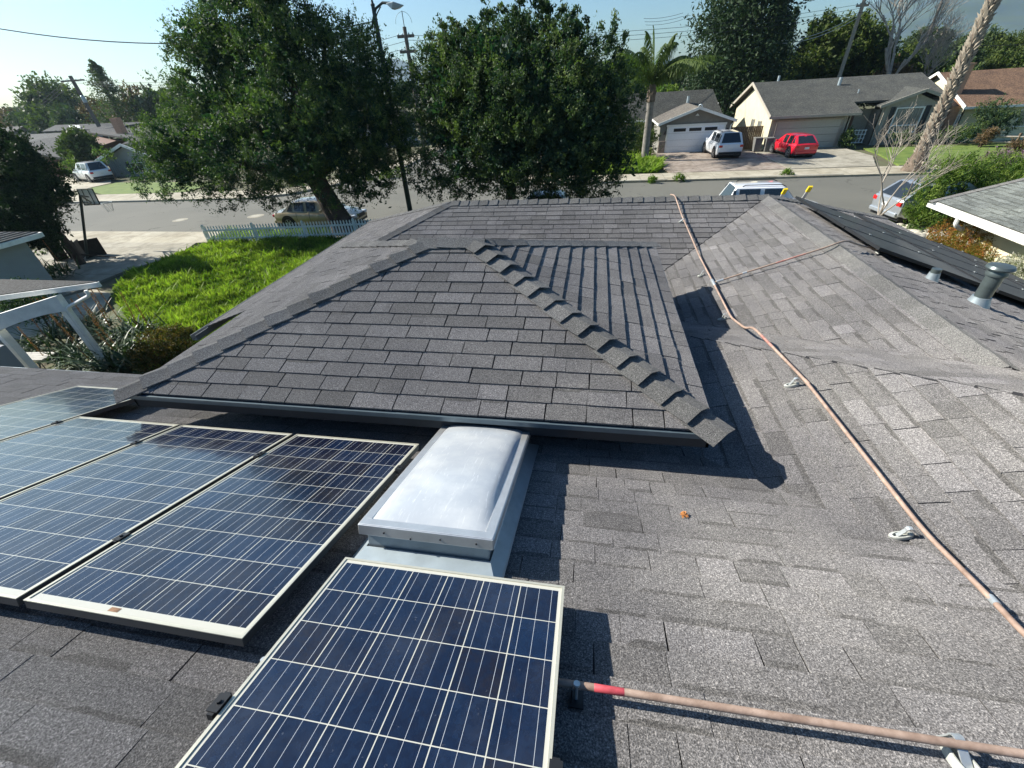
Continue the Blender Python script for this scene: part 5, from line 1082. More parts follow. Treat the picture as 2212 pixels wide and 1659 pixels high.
d0 = A(185, 627, 2.38); part('downspout', M['white2'], po, lambda mb: mb.tube(bend([d0, d0-V((0, 0, .14)), V((ptop.x+.14, ptop.y-.05, 1.95)), V((ptop.x+.14, ptop.y-.05, .1))], r=.12), .04, 8), smooth=True)
wl = empty('grey_wall_stub', (-14, 5.2, 0), 'pale grey wall corner below the porch at the left edge', 'wall'); q = A(36, 796, .9)
part('wall_block', M['neigh'], wl, lambda mb: mb.box((q.x-1.6, q.y-.25, .75), (3.2, .8, 1.5)))
bn = empty('slatted_bench', A(60, 790, .1), 'small weathered slatted bench with thin dark legs near the aloes', 'bench'); q = A(62, 770, .45)
for i in range(4): part('slat', M['bench'], bn, lambda mb: mb.box(q+V((0, -.16+.11*i, 0)), (1.3, .09, .03), .1))
for i in range(4): part('leg', M['black'], bn, lambda mb: mb.tube([q+V((-.55+1.1*(i % 2), -.15+.3*(i//2), 0)), q+V((-.6+1.2*(i % 2), -.18+.36*(i//2), -.45))], .012, 6))
# picket fence
pf = empty('picket_fence', (-15.4, 19.3, 0), 'white picket fence between the lush grass and the road', 'fence'); fa, fb = V((-19.45, 18.85, 0)), V((-9.2, 20.0, 0)); L = (fb-fa).length; d = (fb-fa)/L; n = int(L/.155)
nrm = V((-d.y, d.x, 0))
for i in range(n):
    p = fa+d*(i*.155); big = i % 17 == 0 or i == 0; h = .96 if big else .90; w = .06 if big else .037; th = .05 if big else .012
    def pk(mb):
        o = p+V((0, 0, .05)); pr = [(-w, 0), (w, 0), (w, h-.17), (w*.55, h-.14), (w, h-.10), (w*.6, h-.04), (0, h), (-w*.6, h-.04), (-w, h-.10), (-w*.55, h-.14), (-w, h-.17)]
        mb.slab([o+d*a+V((0, 0, b)) for a, b in pr], th*2, n=nrm)
    part('post' if big else 'picket', M['white2'], pf, pk)
for z in (.3, .72): part('rail', M['white2'], pf, lambda mb: mb.box((fa+fb)/2+V((0, 0, z))-nrm*.03, (L, .035, .08), M3=(d, nrm, V((0, 0, 1)))))
# dark low fence with hoop
df = empty('dark_board_fence', (-25, 18, 0), 'low dark broken board fence under the basketball hoop', 'fence')
def dbp(mb, px0, px1, py, Y, h): 
    a, b = A(px0, py, .05), A(px1, py-8, .05); dd = (b-a).normalized(); mb.box((a+b)/2+V((0, 0, h/2)), ((b-a).length, .05, h), M3=(dd, dd.cross(V((0, 0, 1))), V((0, 0, 1))))
for a, b, h in ((122, 150, .95), (156, 162, .85), (168, 176, .8), (180, 188, .8), (191, 232, .85)): part('board_panel', M['wood2'], df, lambda mb: dbp(mb, a, b, 566-(a-122)*.12, 18, h))
part('rail', M['wood2'], df, lambda mb: mb.tube([A(122, 545, .6), A(250, 556, .2)], .03, 6))
hp_ = empty('basketball_hoop', (-26, 18.5, 0), 'basketball hoop with clear backboard on a leaning dark pole', 'basketball hoop'); b0_ = A(189, 560, .05); t0_ = AY(173, 422, b0_.y+.6)
part('pole', M['lampm'], hp_, lambda mb: mb.tube([b0_, t0_], .055, 10))
cs = [AY(x, y, t0_.y+.9) for x, y in ((166, 409), (199, 408), (216, 441), (183, 443))]
cs = [V((c.x, t0_.y+.9, c.z)) for c in cs]
part('backboard_frame', M['lampm'], hp_, lambda mb: [mb.tube([cs[i], cs[(i+1) % 4]], .03, 6) for i in range(4)]+[mb.tube([cs[0].lerp(cs[1], .3), cs[3].lerp(cs[2], .25)], .02, 6), mb.tube([cs[0].lerp(cs[1], .68), cs[3].lerp(cs[2], .7)], .02, 6)])
m_, nt_, bb_ = newmat('clear_backboard'); bb_.inputs['Base Color'].default_value = (.75, .85, .86, 1); bb_.inputs['Roughness'].default_value = .2; bb_.inputs['Alpha'].default_value = .7; M['clear'] = m_
part('backboard', M['clear'], hp_, lambda mb: mb.slab(cs, .012, n=(0, 1, 0)))
mid = (cs[2]+cs[3])/2; part('bracket', M['lampm'], hp_, lambda mb: (mb.tube([t0_, cs[3].lerp(cs[2], .5)+V((0, 0, .1))], .035, 6), mb.tube([t0_-V((0, 0, .3)), cs[3].lerp(cs[2], .55)], .03, 6), mb.tube([t0_, (cs[0]+cs[1]+cs[2]+cs[3])/4], .03, 6)))
rc = cs[2].lerp(cs[3], .25)+V((.25, .3, .0)); part('rim', M['galv'], hp_, lambda mb: mb.tube([rc+V((.23*cos(a), .23*sin(a), 0)) for a in np.linspace(0, 2*pi, 17)], .012, 5)); part('net', M['wirepale'], hp_, lambda mb: [mb.tube([rc+V((.23*cos(a), .23*sin(a), 0)), rc+V((.12*cos(a+.5), .12*sin(a+.5), -.4))], .008, 3) for a in np.linspace(0, 2*pi, 11)])
# aloes and garden plants
def aloe(x, y, r, n, lab, spikes=3, z=.1, h=.9):
    e = empty('aloe_plant', (x, y, 0), lab, 'plant', 'aloes and spiky plants below the porch'); Q = []; t = []
    for i in range(n):
        a = random.uniform(0, 2*pi); el_ = random.uniform(.15, 1.3); c = V((x+random.gauss(0, r*.3), y+random.gauss(0, r*.3), z+random.uniform(0, h*.35))); L_ = r*random.uniform(.6, 1.2); dr = V((cos(a)*cos(el_), sin(a)*cos(el_), sin(el_))); s = V((-sin(a), cos(a), 0)); w = .035*random.uniform(.8, 1.3); P = [c]
        for j in range(4): dr = (dr+V((0, 0, -.22))).normalized(); P.append(P[-1]+dr*L_/4)
        for j in range(4): k0, k1 = w*(1-j/4.2), w*(1-(j+1)/4.2); Q.append([P[j]-s*k0, P[j]+s*k0, P[j+1]+s*k1, P[j+1]-s*k1]); t.append(random.random()*.9)
    quadmesh('leaves', np.array([[tuple(v) for v in f] for f in Q]), M['leaf_aloe'], e, np.array(t))
    for k in range((spikes+1)//2):
        p = V((x+random.uniform(-r, r)*.6, y+random.uniform(-r, r)*.6, z+.3)); q = p+V((random.uniform(-.25, .1), random.uniform(-.1, .1), random.uniform(.8, 1.3))); P = np.array(p); D = np.array(q-p)
        f = rng.random(220)[:, None]**.7; C = P+D*f+rng.normal(size=(220, 3))*.012; o = quadmesh('flower_spike', leafquads(C, .038, .4, -.6), M['spike'], e); 
        mb = MB(); mb.tube([p, q], [.009, .004], 5); mb.build('stalk', M['spike'], o)
al = [(90, 745, 'aloe closest to the slatted bench', 2), (150, 770, 'pale-leaved aloe left of the porch post foot', 3), (185, 720, 'aloe with leaning spikes behind the post', 4), (230, 770, 'dark spiky plant at the post foot', 2), (255, 720, 'aloe with tall dry spikes beside the grass', 5), (290, 760, 'aloe in front of the rust-brown bush', 4), (310, 720, 'aloe at the grass edge with brown spikes', 4), (215, 700, 'aloe by the walkway bend', 3), (130, 720, 'aloe between bench and walkway', 3), (250, 785, 'low spiky plant under the roof edge', 0), (190, 785, 'low spiky plant right of the bench', 0)]
for px, py, lab, s in al: q = A(px, py, .3); aloe(q.x, q.y, .75, 90, lab, s)
for px, py, lab in ((60, 575, 'agave against the grey stucco wall'), (90, 590, 'spiky plant at the grey wall corner'), (135, 590, 'spiky plant beside the dark fence')): q = A(px, py, .3); aloe(q.x, q.y, .8, 70, lab, 2)
bush('rusty_bush', [pb(350, 745, 42, A(350, 760, .4).y), pb(390, 730, 26, A(390, 745, .3).y), pb(320, 775, 32, A(320, 780, .4).y), pb(380, 765, 30, A(380, 770, .4).y)], 'rust-brown leafy bush against the house eave at the lower left', M['leaf_rust'], 420, 36, .055, .13, aspect=.5, tb=-.1)
bush('dark_hedge', [pb(60, 650, 40, 9.4), pb(10, 660, 40, 9.0), pb(100, 665, 26, 9.6)], 'dark hedge behind the arched porch beam', M['leaf_t'], 260, 30, .07, .2, tb=-.15)
bush('fence_weeds', [pb(180, 560, 16, 18), pb(215, 553, 14, 18.5), pb(150, 575, 22, 16.5), pb(110, 560, 22, 17.5), pb(120, 600, 24, 15)], 'dark overgrown plants around the low board fence', M['leaf_t'], 200, 26, .10, .25)
# right garden
bush('oleander_bush', [pb(2060, 420, 55, 22.5), pb(2120, 400, 60, 23), pb(2180, 410, 60, 22.5), pb(2010, 450, 45, 21.5), pb(2040, 480, 30, 20.5), pb(2100, 450, 50, 21.5), pb(2190, 445, 55, 21), pb(2250, 400, 60, 22.5), pb(1995, 480, 22, 20.3), pb(2000, 425, 30, 21.0), pb(2030, 390, 36, 21.6), pb(1985, 455, 22, 20.6), pb(2075, 375, 34, 22)], 'large oleander bush with long narrow leaves above the neighbour roof', M['leaf_g'], 1200, 40, .16, .3, aspect=.22, tb=-.04, up=.9)
bush('mauve_bush', [pb(2150, 362, 30, 27), pb(2110, 375, 22, 26.5), pb(2200, 358, 26, 27)], 'mauve flowering bush behind the oleander', M['leaf_p'], 320, 26, .09, .25, aspect=.4)
bush('nandina_bush', [pb(2055, 505, 34, 13.4), pb(2092, 515, 32, 12.7), pb(2025, 520, 24, 13.9), pb(2085, 540, 30, 12.6), pb(2115, 548, 22, 12.1), pb(2050, 535, 24, 13.2)], 'nandina bush with orange-red tips beside the yellow wall', M['leaf_r'], 520, 34, .05, .13, aspect=.35, tb=.05, up=.8)
bush('pale_flowering_bush', [pb(2205, 585, 26, 10.9), pb(2175, 572, 16, 11.3), pb(2195, 612, 18, 10.6)], 'bush with many pale blossoms against the yellow wall', M['leaf_w'], 260, 30, .04, .11, aspect=.5, tb=.1)
def rocks(mb):
    for i in range(420):
        px, py = random.uniform(1905, 2080), random.uniform(470, 560); p = A(px, py, .06)
        if not (12.2 < p.x < 16 and 16.5 < p.y < 21.2): continue
        r = random.uniform(.08, .2); k = 7; i0 = len(mb.v); t = random.random(); a0 = random.random()*3
        prof = [(1, -.2), (1.05, .1), (.8, .42), (.35, .58)]
        for q, z in prof:
            for j in range(k): a = 2*pi*j/k+a0; mb.v.append((p.x+r*q*cos(a)*1.2, p.y+r*q*sin(a)*.9, p.z+r*z))
        for u in range(3):
            for j in range(k): a = i0+u*k+j; b = i0+u*k+(j+1) % k; mb.f.append((a, b, b+k, a+k)); mb.m.append(0); mb.t.append(t)
        mb.f.append(tuple(i0+3*k+j for j in range(k))); mb.m.append(0); mb.t.append(t)
mb = MB(); rocks(mb); tag(mb.build('river_rocks', M['rock'], smooth=True), 'bed of pale rounded river stones behind the black panels', 'stones', kind='stuff')
nh = empty('right_neighbour_house', (13, 12, 0), 'pale yellow neighbour house with white gutter at the right edge', 'house')
NC = A(2020, 435, 2.7); 
part('wall', M['yellowwall'], nh, lambda mb: mb.box((NC.x+4.6, NC.y-6.6, 1.25), (8, 12.2, 2.55)))
part('roof', [M['shgreen'], M['under']], nh, lambda mb: shingle_plane(mb, [NC+V((.0, 0, .02)), NC+V((.0, -13, .02)), NC+V((5, -13, 1.4)), NC+V((5, 0, 1.4))], (1, 0), seed=51, gapp=.8))
def ncap(mb):
    a, b = NC+V((.0, -.02, .03)), NC+V((5, -.02, 1.42))
    for i in range(22): f = i/22; p = a.lerp(b, f); mb.box(p, (.26, .16, .02), M3=((b-a).normalized(), V((0, 1, 0)), (b-a).normalized().cross(V((0, 1, 0)))))
part('rake_cap', M['shp'], nh, ncap)
part('fascia', M['white'], nh, lambda mb: (mb.box((NC.x+.0, NC.y-6.5, NC.z-.09), (.05, 13, .17)), bargeboard(mb, NC+V((0, .02, 0)), NC+V((5, .02, 1.38)), .16, .05)))
part('gutter', M['white'], nh, lambda mb: (mb.box((NC.x-.10, NC.y-6.5, NC.z-.12), (.13, 13, .012)), mb.box((NC.x-.16, NC.y-6.5, NC.z-.08), (.012, 13, .085)), mb.box((NC.x-.10, NC.y-.01, NC.z-.08), (.13, .012, .085))))
part('downspout', M['white'], nh, lambda mb: mb.tube(bend([NC+V((-.1, -1.2, -.12)), NC+V((-.1, -1.2, -.3)), NC+V((.45, -1.2, -.6)), NC+V((.45, -1.2, -2.6))], r=.15), .05, 8))
flat('side_path', [(7, 6), (9.4, 6), (9.4, 16), (12.5, 16.5), (12, 19.8), (7, 19.8)], M['soil'], .03)
# ================================================================== POLES AND CABLES
lm = empty('street_lamp', (-9.0, 20.8, 0), 'dark green street lamp with curved arm between the two big trees', 'street lamp'); lb = V((-8.95, 20.8, 0)); lt = V((-8.88, 20.8, 8.72))
part('pole', M['lampm'], lm, lambda mb: mb.tube([lb, lb.lerp(lt, .9), lt], [.13, .09, .07], 12), smooth=True)
part('finial', M['lampm'], lm, lambda mb: mb.lathe(lt, [(.07, -.02), (.09, .02), (.05, .08), (.03, .2), (.005, .42)], 10))
arm = [(803, 62), (806, 40), (812, 18), (826, 6), (843, 7)]
part('arm', M['lampm'], lm, lambda mb: mb.tube([AY(x, y, 20.8) for x, y in arm], .045, 8), smooth=True)
part('arm_brace', M['lampm'], lm, lambda mb: mb.tube([AY(x, y, 20.8) for x, y in ((808, 90), (808, 55), (814, 30), (822, 14))], .022, 6), smooth=True)
q = AY(850, 12, 20.8); part('lamp_head', M['galv'], lm, lambda mb: mb.hull([q+V(p) for p in ((-.28, -.1, .08), (-.28, .1, .08), (.05, -.16, .10), (.05, .16, .10), (.42, -.05, -.02), (.42, .05, -.02), (-.05, -.14, -.12), (-.05, .14, -.12), (.2, -.1, -.1), (.2, .1, -.1))], [(0, 1, 3, 2), (2, 3, 5, 4), (0, 6, 7, 1), (6, 8, 9, 7), (8, 4, 5, 9), (0, 2, 6), (2, 4, 8, 6), (1, 7, 3), (3, 7, 9, 5)]), bevel=.02)
def upole(top, lab, mat='pole', r=.16, arms=1, xf=None, foot=None, al=1.1):
    f = foot or V((top.x, top.y, 0)); e = empty('utility_pole', f, lab, 'utility pole')
    part('pole', M[mat], e, lambda mb: mb.tube([f-V((0, 0, .2)), f.lerp(top, .5), top], [r*1.3, r*1.1, r], 9))
    for i in range(arms):
        z = top-V((0, 0, .6+1.0*i)); o = part('crossarm', M[mat], e, lambda mb: mb.box(z, (al*2, .2, .2), .15))
        for s in (-.9, -.4, .4, .9): mb = MB(); mb.lathe(z+V((s*al, 0, .06)), [(.03, 0), (.06, .05), (.06, .12), (.03, .16)], 8); mb.build('insulator', M['galv'], o)
    if xf: part('transformer', M['galv'], e, lambda mb: mb.lathe(top+V((.35, -.1, -xf)), [(.25, -.45), (.27, -.4), (.27, .4), (.2, .46)], 12))
    return e
upole(AY(151, 164, 68), 'dark leaning utility pole with crossarm and transformer above the left rooftops', foot=V((AY(212, 262, 68).x-.2, 68, 0)), xf=3.0, al=1.9, r=.26)
mp = AY(873, 58, 43); upole(mp, 'dark utility pole with a loop of cable on top between the big evergreens', r=.15, arms=2, al=.7)
part('top_bracket', M['lampm'], bpy.data.objects['utility_pole.001'] if 'utility_pole.001' in bpy.data.objects else None, lambda mb: (mb.tube([mp, mp+V((0, 0, 1.0))], .03, 6), mb.tube([mp+V((.7*cos(a), 0, .2+.75*sin(a))) for a in np.linspace(0, pi, 12)], .012, 4)))
rp_ = AY(1868, -5, 63); upole(rp_, 'pale utility pole with a short crossarm behind the long grey roof', 'polepale', .17, 1, al=.6)
rq = AY(2035, 0, 75); upole(rq, 'thin dark utility pole right of the bare trees', 'pole', .13, 0)
for px, py, Y, lab in ((45, 238, 150, 'tiny distant utility pole near the left horizon'), (22, 246, 170, 'tinier distant utility pole at the far left')): upole(AY(px, py, Y), lab, r=.15)
def cable(p, q, sag, r, lab, mat='wire', grp='overhead cables'):
    p, q = V(p), V(q); P = [p.lerp(q, i/16)-V((0, 0, sag*4*(i/16)*(1-i/16))) for i in range(17)]; mb = MB(); mb.tube(P, r, 5); tag(mb.build('cable', M[mat], smooth=True), lab, 'cable', grp)
lw = AY(803, 47, 20.8); cable(lw, AY(-120, 40, 19.0), .75, .02, 'thick twisted cable from the street lamp across the left sky')
for i, s in enumerate((-.6, .0, .6)):
    cable(mp+V((s, 0, -.5-.35*i)), rp_+V((s*.8, 0, -.5-.3*i)), .8, .016, 'cable crossing the sky between the middle pole and the pale pole, %s of three' % ('highest', 'middle', 'lowest')[i])
    cable(mp+V((s, 0, -.5-.4*i)), AY(151+i*6-6, 170+i*4, 68), 1.6, .016, 'cable running left from the middle pole behind the big evergreen, %s of three' % ('highest', 'middle', 'lowest')[i])
    cable(AY(151+i*6-6, 170+i*4, 68), AY(-60, 268+i*6, 160), 2.5, .02, 'cable sinking toward the left horizon, %s of three' % ('highest', 'middle', 'lowest')[i])
    cable(AY(1390+i*2, 40+i*7, 80), AY(1475, 28+i*7, 80), .2, .02, 'short cable stretch above the feathery palm, %s of three' % ('highest', 'middle', 'lowest')[i])
for i in range(2): cable(rp_+V((0, 0, -1.2-.3*i)), AY(1640, 84+i*5, 62), .9, .028, 'pale service cable from the pale pole toward the redwood, %s one' % ('upper', 'lower')[i], 'wirepale')
cable(rp_+V((0, 0, -1.5)), AY(2040, 160, 60), .3, .02, 'cable slanting down from the pale pole to the right'); cable(AY(2060, 98, 62), AY(2300, 86, 62), .2, .02, 'cable crossing behind the scaly palm trunk')
# ================================================================== CARS
def car(lab, loc, rz, paint, L, Wd, H, style='suv', name='parked_car', rack=False, wr=.34):
    """origin at the centre of the car on the ground, nose toward +x"""
    loc = V(loc); e = empty(name, loc, lab, 'car', None, rz); e.rotation_euler.z = 0
    Rm = Matrix.Rotation(rz, 3, 'Z'); X = lambda x, y, z: loc+Rm @ V((x-L/2, y, z)); hw = Wd/2; g = .2
    zb = H*(.60 if style != 'sedan' else .63)
    if style == 'suv': B = [(0, .45, zb*.93, .84), (.10, .32, zb, .94), (.35, g, zb+.02, .99), (L*.3, g, zb+.03, 1), (L*.62, g, zb, 1), (L*.70, g, zb-.03, .99), (L*.86, g, zb-.10, .96), (L*.96, .26, zb-.22, .88), (L, .4, zb*.62, .76)]; roof = [(.18, 0), (.52, 1), (.60, 1), (L*.34, 1), (L*.36, 1), (L*.53, 1), (L*.55, .985), (L*.70, 0)]
    elif style == 'hatch': B = [(0, .45, zb*.98, .84), (.08, .3, zb+.05, .95), (.4, g, zb+.04, .99), (L*.35, g, zb+.0, 1), (L*.62, g, zb-.04, 1), (L*.74, g, zb-.10, .98), (L*.88, g, zb-.24, .94), (L*.97, .26, zb-.38, .84), (L, .36, zb*.52, .7)]; roof = [(.12, 0), (.72, .9), (.82, .93), (L*.34, 1), (L*.36, 1), (L*.50, .98), (L*.52, .96), (L*.78, 0)]
    else: B = [(0, .45, zb*.86, .80), (.12, .3, zb*.96, .92), (L*.10, g, zb, .97), (L*.22, g, zb+.01, 1), (L*.62, g, zb-.02, 1), (L*.70, g, zb-.05, .99), (L*.86, g, zb-.14, .95), (L*.96, .26, zb-.27, .84), (L, .36, zb*.60, .7)]; roof = [(L*.13, 0), (L*.27, .93), (L*.29, .95), (L*.42, 1), (L*.44, 1), (L*.56, .97), (L*.58, .95), (L*.74, 0)]
    # rings refined by interpolation
    def interp(T_, x): 
        for a, b in zip(T_, T_[1:]):
            if a[0] <= x <= b[0]:
                f = (x-a[0])/(b[0]-a[0]+1e-9); return [a[k]+(b[k]-a[k])*f for k in range(len(a))]
        return list(T_[-1])
    xs = sorted(set([b[0] for b in B]+[L*i/30 for i in range(31)])); rings = []
    for x in xs:
        _, zl, zt, wf = interp(B, x); w = hw*wf; rings.append([(x, s*y, z) for s, Y in ((1, [(0, zl), (w*.86, zl), (w*.97, zl+.12), (w, (zl+zt)/2), (w*.985, zt-.10), (w*.93, zt-.02), (w*.6, zt+.02), (0, zt+.035)]),) for y, z in Y]+[(x, -y, z) for y, z in reversed([(w*.86, zl), (w*.97, zl+.12), (w, (zl+zt)/2), (w*.985, zt-.10), (w*.93, zt-.02), (w*.6, zt+.02)])])
    mb = MB(); n = len(rings[0]); mb.v = [tuple(X(*p)) for r in rings for p in r]
    for i in range(len(rings)-1):
        for k in range(n): a = i*n+k; b = i*n+(k+1) % n; mb.f.append((a, b, b+n, a+n)); mb.m.append(0); mb.t.append(.5)
    for i in (0, len(rings)-1): mb.f.append(tuple(i*n+k for k in range(n))); mb.m.append(0); mb.t.append(.5)
    mb.build('body', M[paint], e, smooth=True)
    # cabin
    cab, gl = MB(), []
    def sec(x, f): _, zl, zt, wf = interp(B, x); w = hw*wf; zr = zt+(H-zt)*f; wt = w*(.93-.17*f); return [(x, w*.93, zt-.03), (x, wt, zr-.05*min(1, f*3)), (x, wt*.82, zr), (x, 0, zr+.02*f)]
    ss = [sec(x, f) for x, f in roof]; kinds = ['bg', 'p', 'sg', 'p', 'sg', 'p', 'fg']
    for i, kd in enumerate(kinds):
        a, b = ss[i], ss[i+1]
        for s in (1, -1):
            A_ = [V((p[0], p[1]*s, p[2])) for p in a]; B_ = [V((p[0], p[1]*s, p[2])) for p in b]
            if kd in ('bg', 'fg'):
                cab.face([X(*p) for p in (A_[0], B_[0], B_[1], A_[1])]); cab.face([X(*p) for p in (A_[1], B_[1], B_[2], A_[2])]); cab.face([X(*p) for p in (A_[2], B_[2], B_[3], A_[3])])
            else:
                cab.face([X(*p) for p in (A_[0], B_[0], B_[1], A_[1])]); cab.face([X(*p) for p in (A_[1], B_[1], B_[2], A_[2])]); cab.face([X(*p) for p in (A_[2], B_[2], B_[3], A_[3])])
    cab.build('cabin', M[paint], e, smooth=True)
    def pane(quad, nrm):
        c = sum((V(p) for p in quad), V())/4; mb = MB(); nn = V(nrm); mb.slab([X(*(c+(V(p)-c)*.90+nn*.012)) for p in quad], .012, n=Rm @ (-nn)); return mb.build('window', M['glass'], e)
    for i, kd in enumerate(kinds):
        a, b = ss[i], ss[i+1]
        if kd in ('bg', 'fg'):
            lo, hi = (a, b) if kd == 'bg' else (b, a); q = [V((lo[2][0], -lo[1][1]*.93, lo[2][2])), V((lo[2][0], lo[1][1]*.93, lo[2][2])), V((hi[2][0], hi[2][1], hi[2][2])), V((hi[2][0], -hi[2][1], hi[2][2]))]
            nn = (q[1]-q[0]).cross(q[3]-q[0]).normalized(); nn = nn if nn.z > 0 else -nn; pane(q, nn)
            
        if kd == 'sg':
            for s in (1, -1):
                za = .04; q = [V((a[0][0], a[0][1]*s, a[0][2]+za)), V((b[0][0], b[0][1]*s, b[0][2]+za)), V((b[1][0], b[1][1]*s, b[1][2])), V((a[1][0], a[1][1]*s, a[1][2]))]
                nn = (q[1]-q[0]).cross(q[3]-q[0]).normalized(); nn = nn if nn.y*s > 0 else -nn; pane(q, nn)
    for s in (1, -1):       # quarter lights
        a, b = ss[0], ss[1]; q = [V((a[0][0]+(b[0][0]-a[0][0])*.45, a[0][1]*s, a[0][2]+.05)), V((b[0][0], b[0][1]*s, b[0][2]+.05)), V((b[1][0], b[1][1]*s, b[1][2]-.03)), V((b[1][0]-.12, b[1][1]*s*1.0, b[1][2]-.06))]
        nn = (q[1]-q[0]).cross(q[2]-q[0]).normalized(); nn = nn if nn.y*s > 0 else -nn; pane(q, nn)
    for x in (L*.19 if style != 'suv' else L*.2, L*.80):
        for s in (1, -1):
            c = X(x, s*(hw-.02), wr); ax = Rm @ V((0, s, 0))
            w = part('wheel', M['rubber'], e, lambda mb: mb.lathe(c-ax*.2, [(wr*.6, 0), (wr, .02), (wr, .20), (wr*.93, .235), (wr*.68, .24)], 22, axis=ax), smooth=True)
            mb = MB(); mb.lathe(c-ax*.0, [(wr*.66, .02), (wr*.66, .045), (wr*.58, .03), (wr*.1, .04)], 18, axis=ax)
            u = ax.orthogonal().normalized(); v = ax.cross(u)
            for k in range(6): a = k*pi/3; d_ = u*cos(a)+v*sin(a); mb.box(c+ax*.045+d_*wr*.33, (wr*.6, .05, .02), M3=(d_, ax.cross(d_), ax))
            mb.build('rim', M['rim'], w)
            part('wheel_arch', M['black'], e, lambda mb: mb.lathe(X(x, s*(hw*.90), wr+.02), [(wr*1.2, -.15), (wr*1.2, hw*.115)], 24, axis=ax))
    for s in (1, -1):
        for fx in ((.36, .55, .71) if style != 'sedan' else (.31, .47, .66)):
            def seam(mb):
                _, zl, zt, wf = interp(B, L*fx); w = hw*wf; mb.tube([X(L*fx, s*(w*.97), zl+.16), X(L*fx, s*w, (zl+zt)/2), X(L*fx, s*w*.987, zt-.10), X(L*fx, s*w*.94, zt-.02)], .009, 4)
            part('door_seam', M['black'], e, seam)
        for fx in (.40, .58): part('door_handle', M['rim'], e, lambda mb: mb.box(X(L*fx, s*(hw+.005), zb-.16), (.17, .03, .03), rz))
    part('lower_trim', M['black'], e, lambda mb: (mb.box(X(L/2, 0, .26), (L*.94, Wd*.93, .16), rz)))
    zt = B[1][2]
    for s in (1, -1):
        part('tail_light', M['tail'], e, lambda mb: mb.box(X(.055, s*hw*.78, zt*.84), (.14, hw*.26, .17 if style != 'sedan' else .13), rz), bevel=.03)
        part('head_light', M['head'], e, lambda mb: mb.box(X(L-.16, s*hw*.66, B[-1][2]*1.08), (.26, hw*.30, .13), rz), bevel=.03)
        part('mirror', M[paint], e, lambda mb: mb.box(X(L*.64, s*(hw+.07), zb+.07), (.12, .2, .13), rz), bevel=.03)
    part('rear_bumper', M['black' if style == 'suv' else paint], e, lambda mb: mb.box(X(.03, 0, .42), (.14, Wd*.88, .18), rz), bevel=.04)
    part('front_grille', M['black'], e, lambda mb: mb.box(X(L-.03, 0, .55), (.1, Wd*.4, .2), rz), bevel=.02)
    part('number_plate', M['plate'], e, lambda mb: mb.box(X(-.012 if style != 'suv' else -.012, 0, zt*.72), (.03, .32, .14), rz))
    if rack:
        for s in (1, -1): part('roof_rail', M['black'], e, lambda mb: mb.tube(bend([X(.75, s*hw*.62, H-.03), X(.85, s*hw*.62, H+.06), X(L*.52, s*hw*.62, H+.06), X(L*.56, s*hw*.62, H-.03)], r=.08), .018, 6))
    return e
car('white sport utility vehicle parked nose-in before the white garage door', (10.35, 41.9, .09), R_(93), 'whitecar', 4.9, 1.95, 1.78, 'suv', rack=True, wr=.38)
car('bright red hatchback parked at the grey garage door', (15.3, 40.7, .095), R_(97), 'red', 4.35, 1.76, 1.50, 'hatch')
car('white boxy sport utility vehicle at the near kerb, seen over the far roof ridge', (7.95, 21.75, 0), R_(0), 'whitecar', 4.5, 1.80, 1.72, 'suv', rack=True)
car('champagne gold sedan parked at the kerb behind the thick trunk', (-14.9, 22.35, 0), R_(0), 'gold', 4.85, 1.85, 1.45, 'sedan')
car('silver crossover car at the right, its rear toward the camera, partly behind the oleander', (15.2, 22.35, 0), R_(8), 'silver', 4.9, 1.88, 1.62, 'hatch')
car('dark car hidden behind the wide leafy tree', (-2.6, 22.3, 0), R_(180), 'darkcar', 4.6, 1.82, 1.5, 'sedan')
q = A(192, 393, .06); car('white sport utility vehicle in the driveway of the grey gable house', (q.x-.2, q.y+.9, .06), R_(160), 'whitecar', 4.9, 1.95, 1.75, 'suv', rack=False, wr=.37)
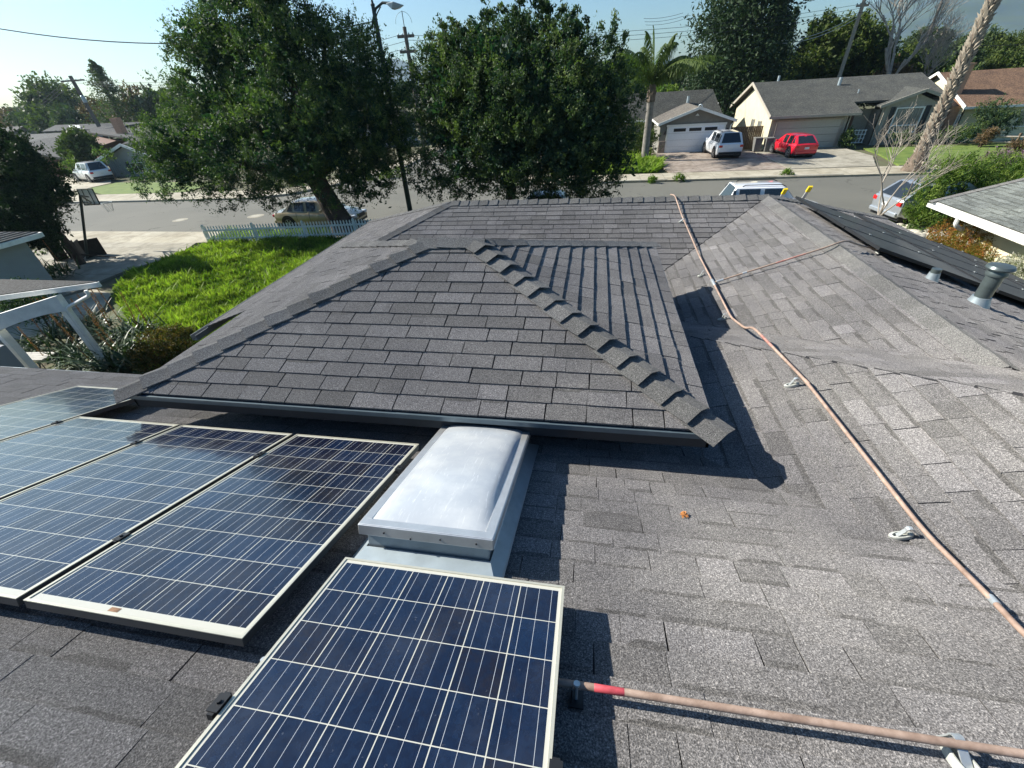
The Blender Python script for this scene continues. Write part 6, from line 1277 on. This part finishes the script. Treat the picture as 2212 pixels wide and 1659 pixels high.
# air: box of thin haze around everything, sky outside
hm = bpy.data.materials.new('thin_haze'); hm.use_nodes = True; nt = hm.node_tree
for n_ in list(nt.nodes):
    if n_.type == 'BSDF_PRINCIPLED': nt.nodes.remove(n_)
pv = nt.nodes.new('ShaderNodeVolumePrincipled'); pv.inputs['Color'].default_value = (.62, .82, 1, 1); pv.inputs['Density'].default_value = HAZE; pv.inputs['Anisotropy'].default_value = .45
nt.links.new(pv.outputs[0], nt.nodes['Material Output'].inputs['Volume'])
mb = MB(); mb.box((850, 1355, 229), (5100, 2810, 462)); hz = mb.build('haze', hm); tag(hz, kind='stuff')
# ================================================================== LIGHT AND SKY
SUNV = V((-.80, .10, .58)).normalized()
el = math.asin(SUNV.z); az = math.atan2(SUNV.x, SUNV.y)
W_ = bpy.data.worlds.new('World'); S.world = W_; W_.use_nodes = True; nt = W_.node_tree
bg = nt.nodes['Background']; sky = nt.nodes.new('ShaderNodeTexSky'); sky.sky_type = 'NISHITA'; sky.sun_disc = False
sky.sun_elevation = el; sky.sun_rotation = az % (2*pi); sky.altitude = 50; sky.air_density = 1.0; sky.dust_density = .9; sky.ozone_density = 1.6
hs = nt.nodes.new('ShaderNodeHueSaturation'); hs.inputs['Saturation'].default_value = 1.22; nt.links.new(sky.outputs[0], hs.inputs['Color'])
tn = nt.nodes.new('ShaderNodeMix'); tn.data_type = 'RGBA'; tn.blend_type = 'MULTIPLY'; tn.inputs[0].default_value = 1; tn.inputs[7].default_value = (.80, 1.0, 1.10, 1)
nt.links.new(hs.outputs[0], tn.inputs[6]); nt.links.new(tn.outputs[2], bg.inputs[0]); bg.inputs[1].default_value = .055
sl = bpy.data.lights.new('sun', 'SUN'); sl.energy = 4.9; sl.angle = R_(.55); sl.color = (1, .95, .86)
so = bpy.data.objects.new('sun', sl); COL.objects.link(so); so.rotation_euler = SUNV.to_track_quat('Z', 'Y').to_euler(); so.location = (-30, 0, 40)
S.view_settings.view_transform = 'Standard'; S.view_settings.look = 'None'; S.view_settings.exposure = 1.1; S.view_settings.gamma = 1
S.cycles.max_bounces = 6; S.cycles.diffuse_bounces = 3; S.cycles.glossy_bounces = 3; S.cycles.transmission_bounces = 4; S.cycles.volume_bounces = 1; S.cycles.transparent_max_bounces = 6
S.render.film_transparent = False
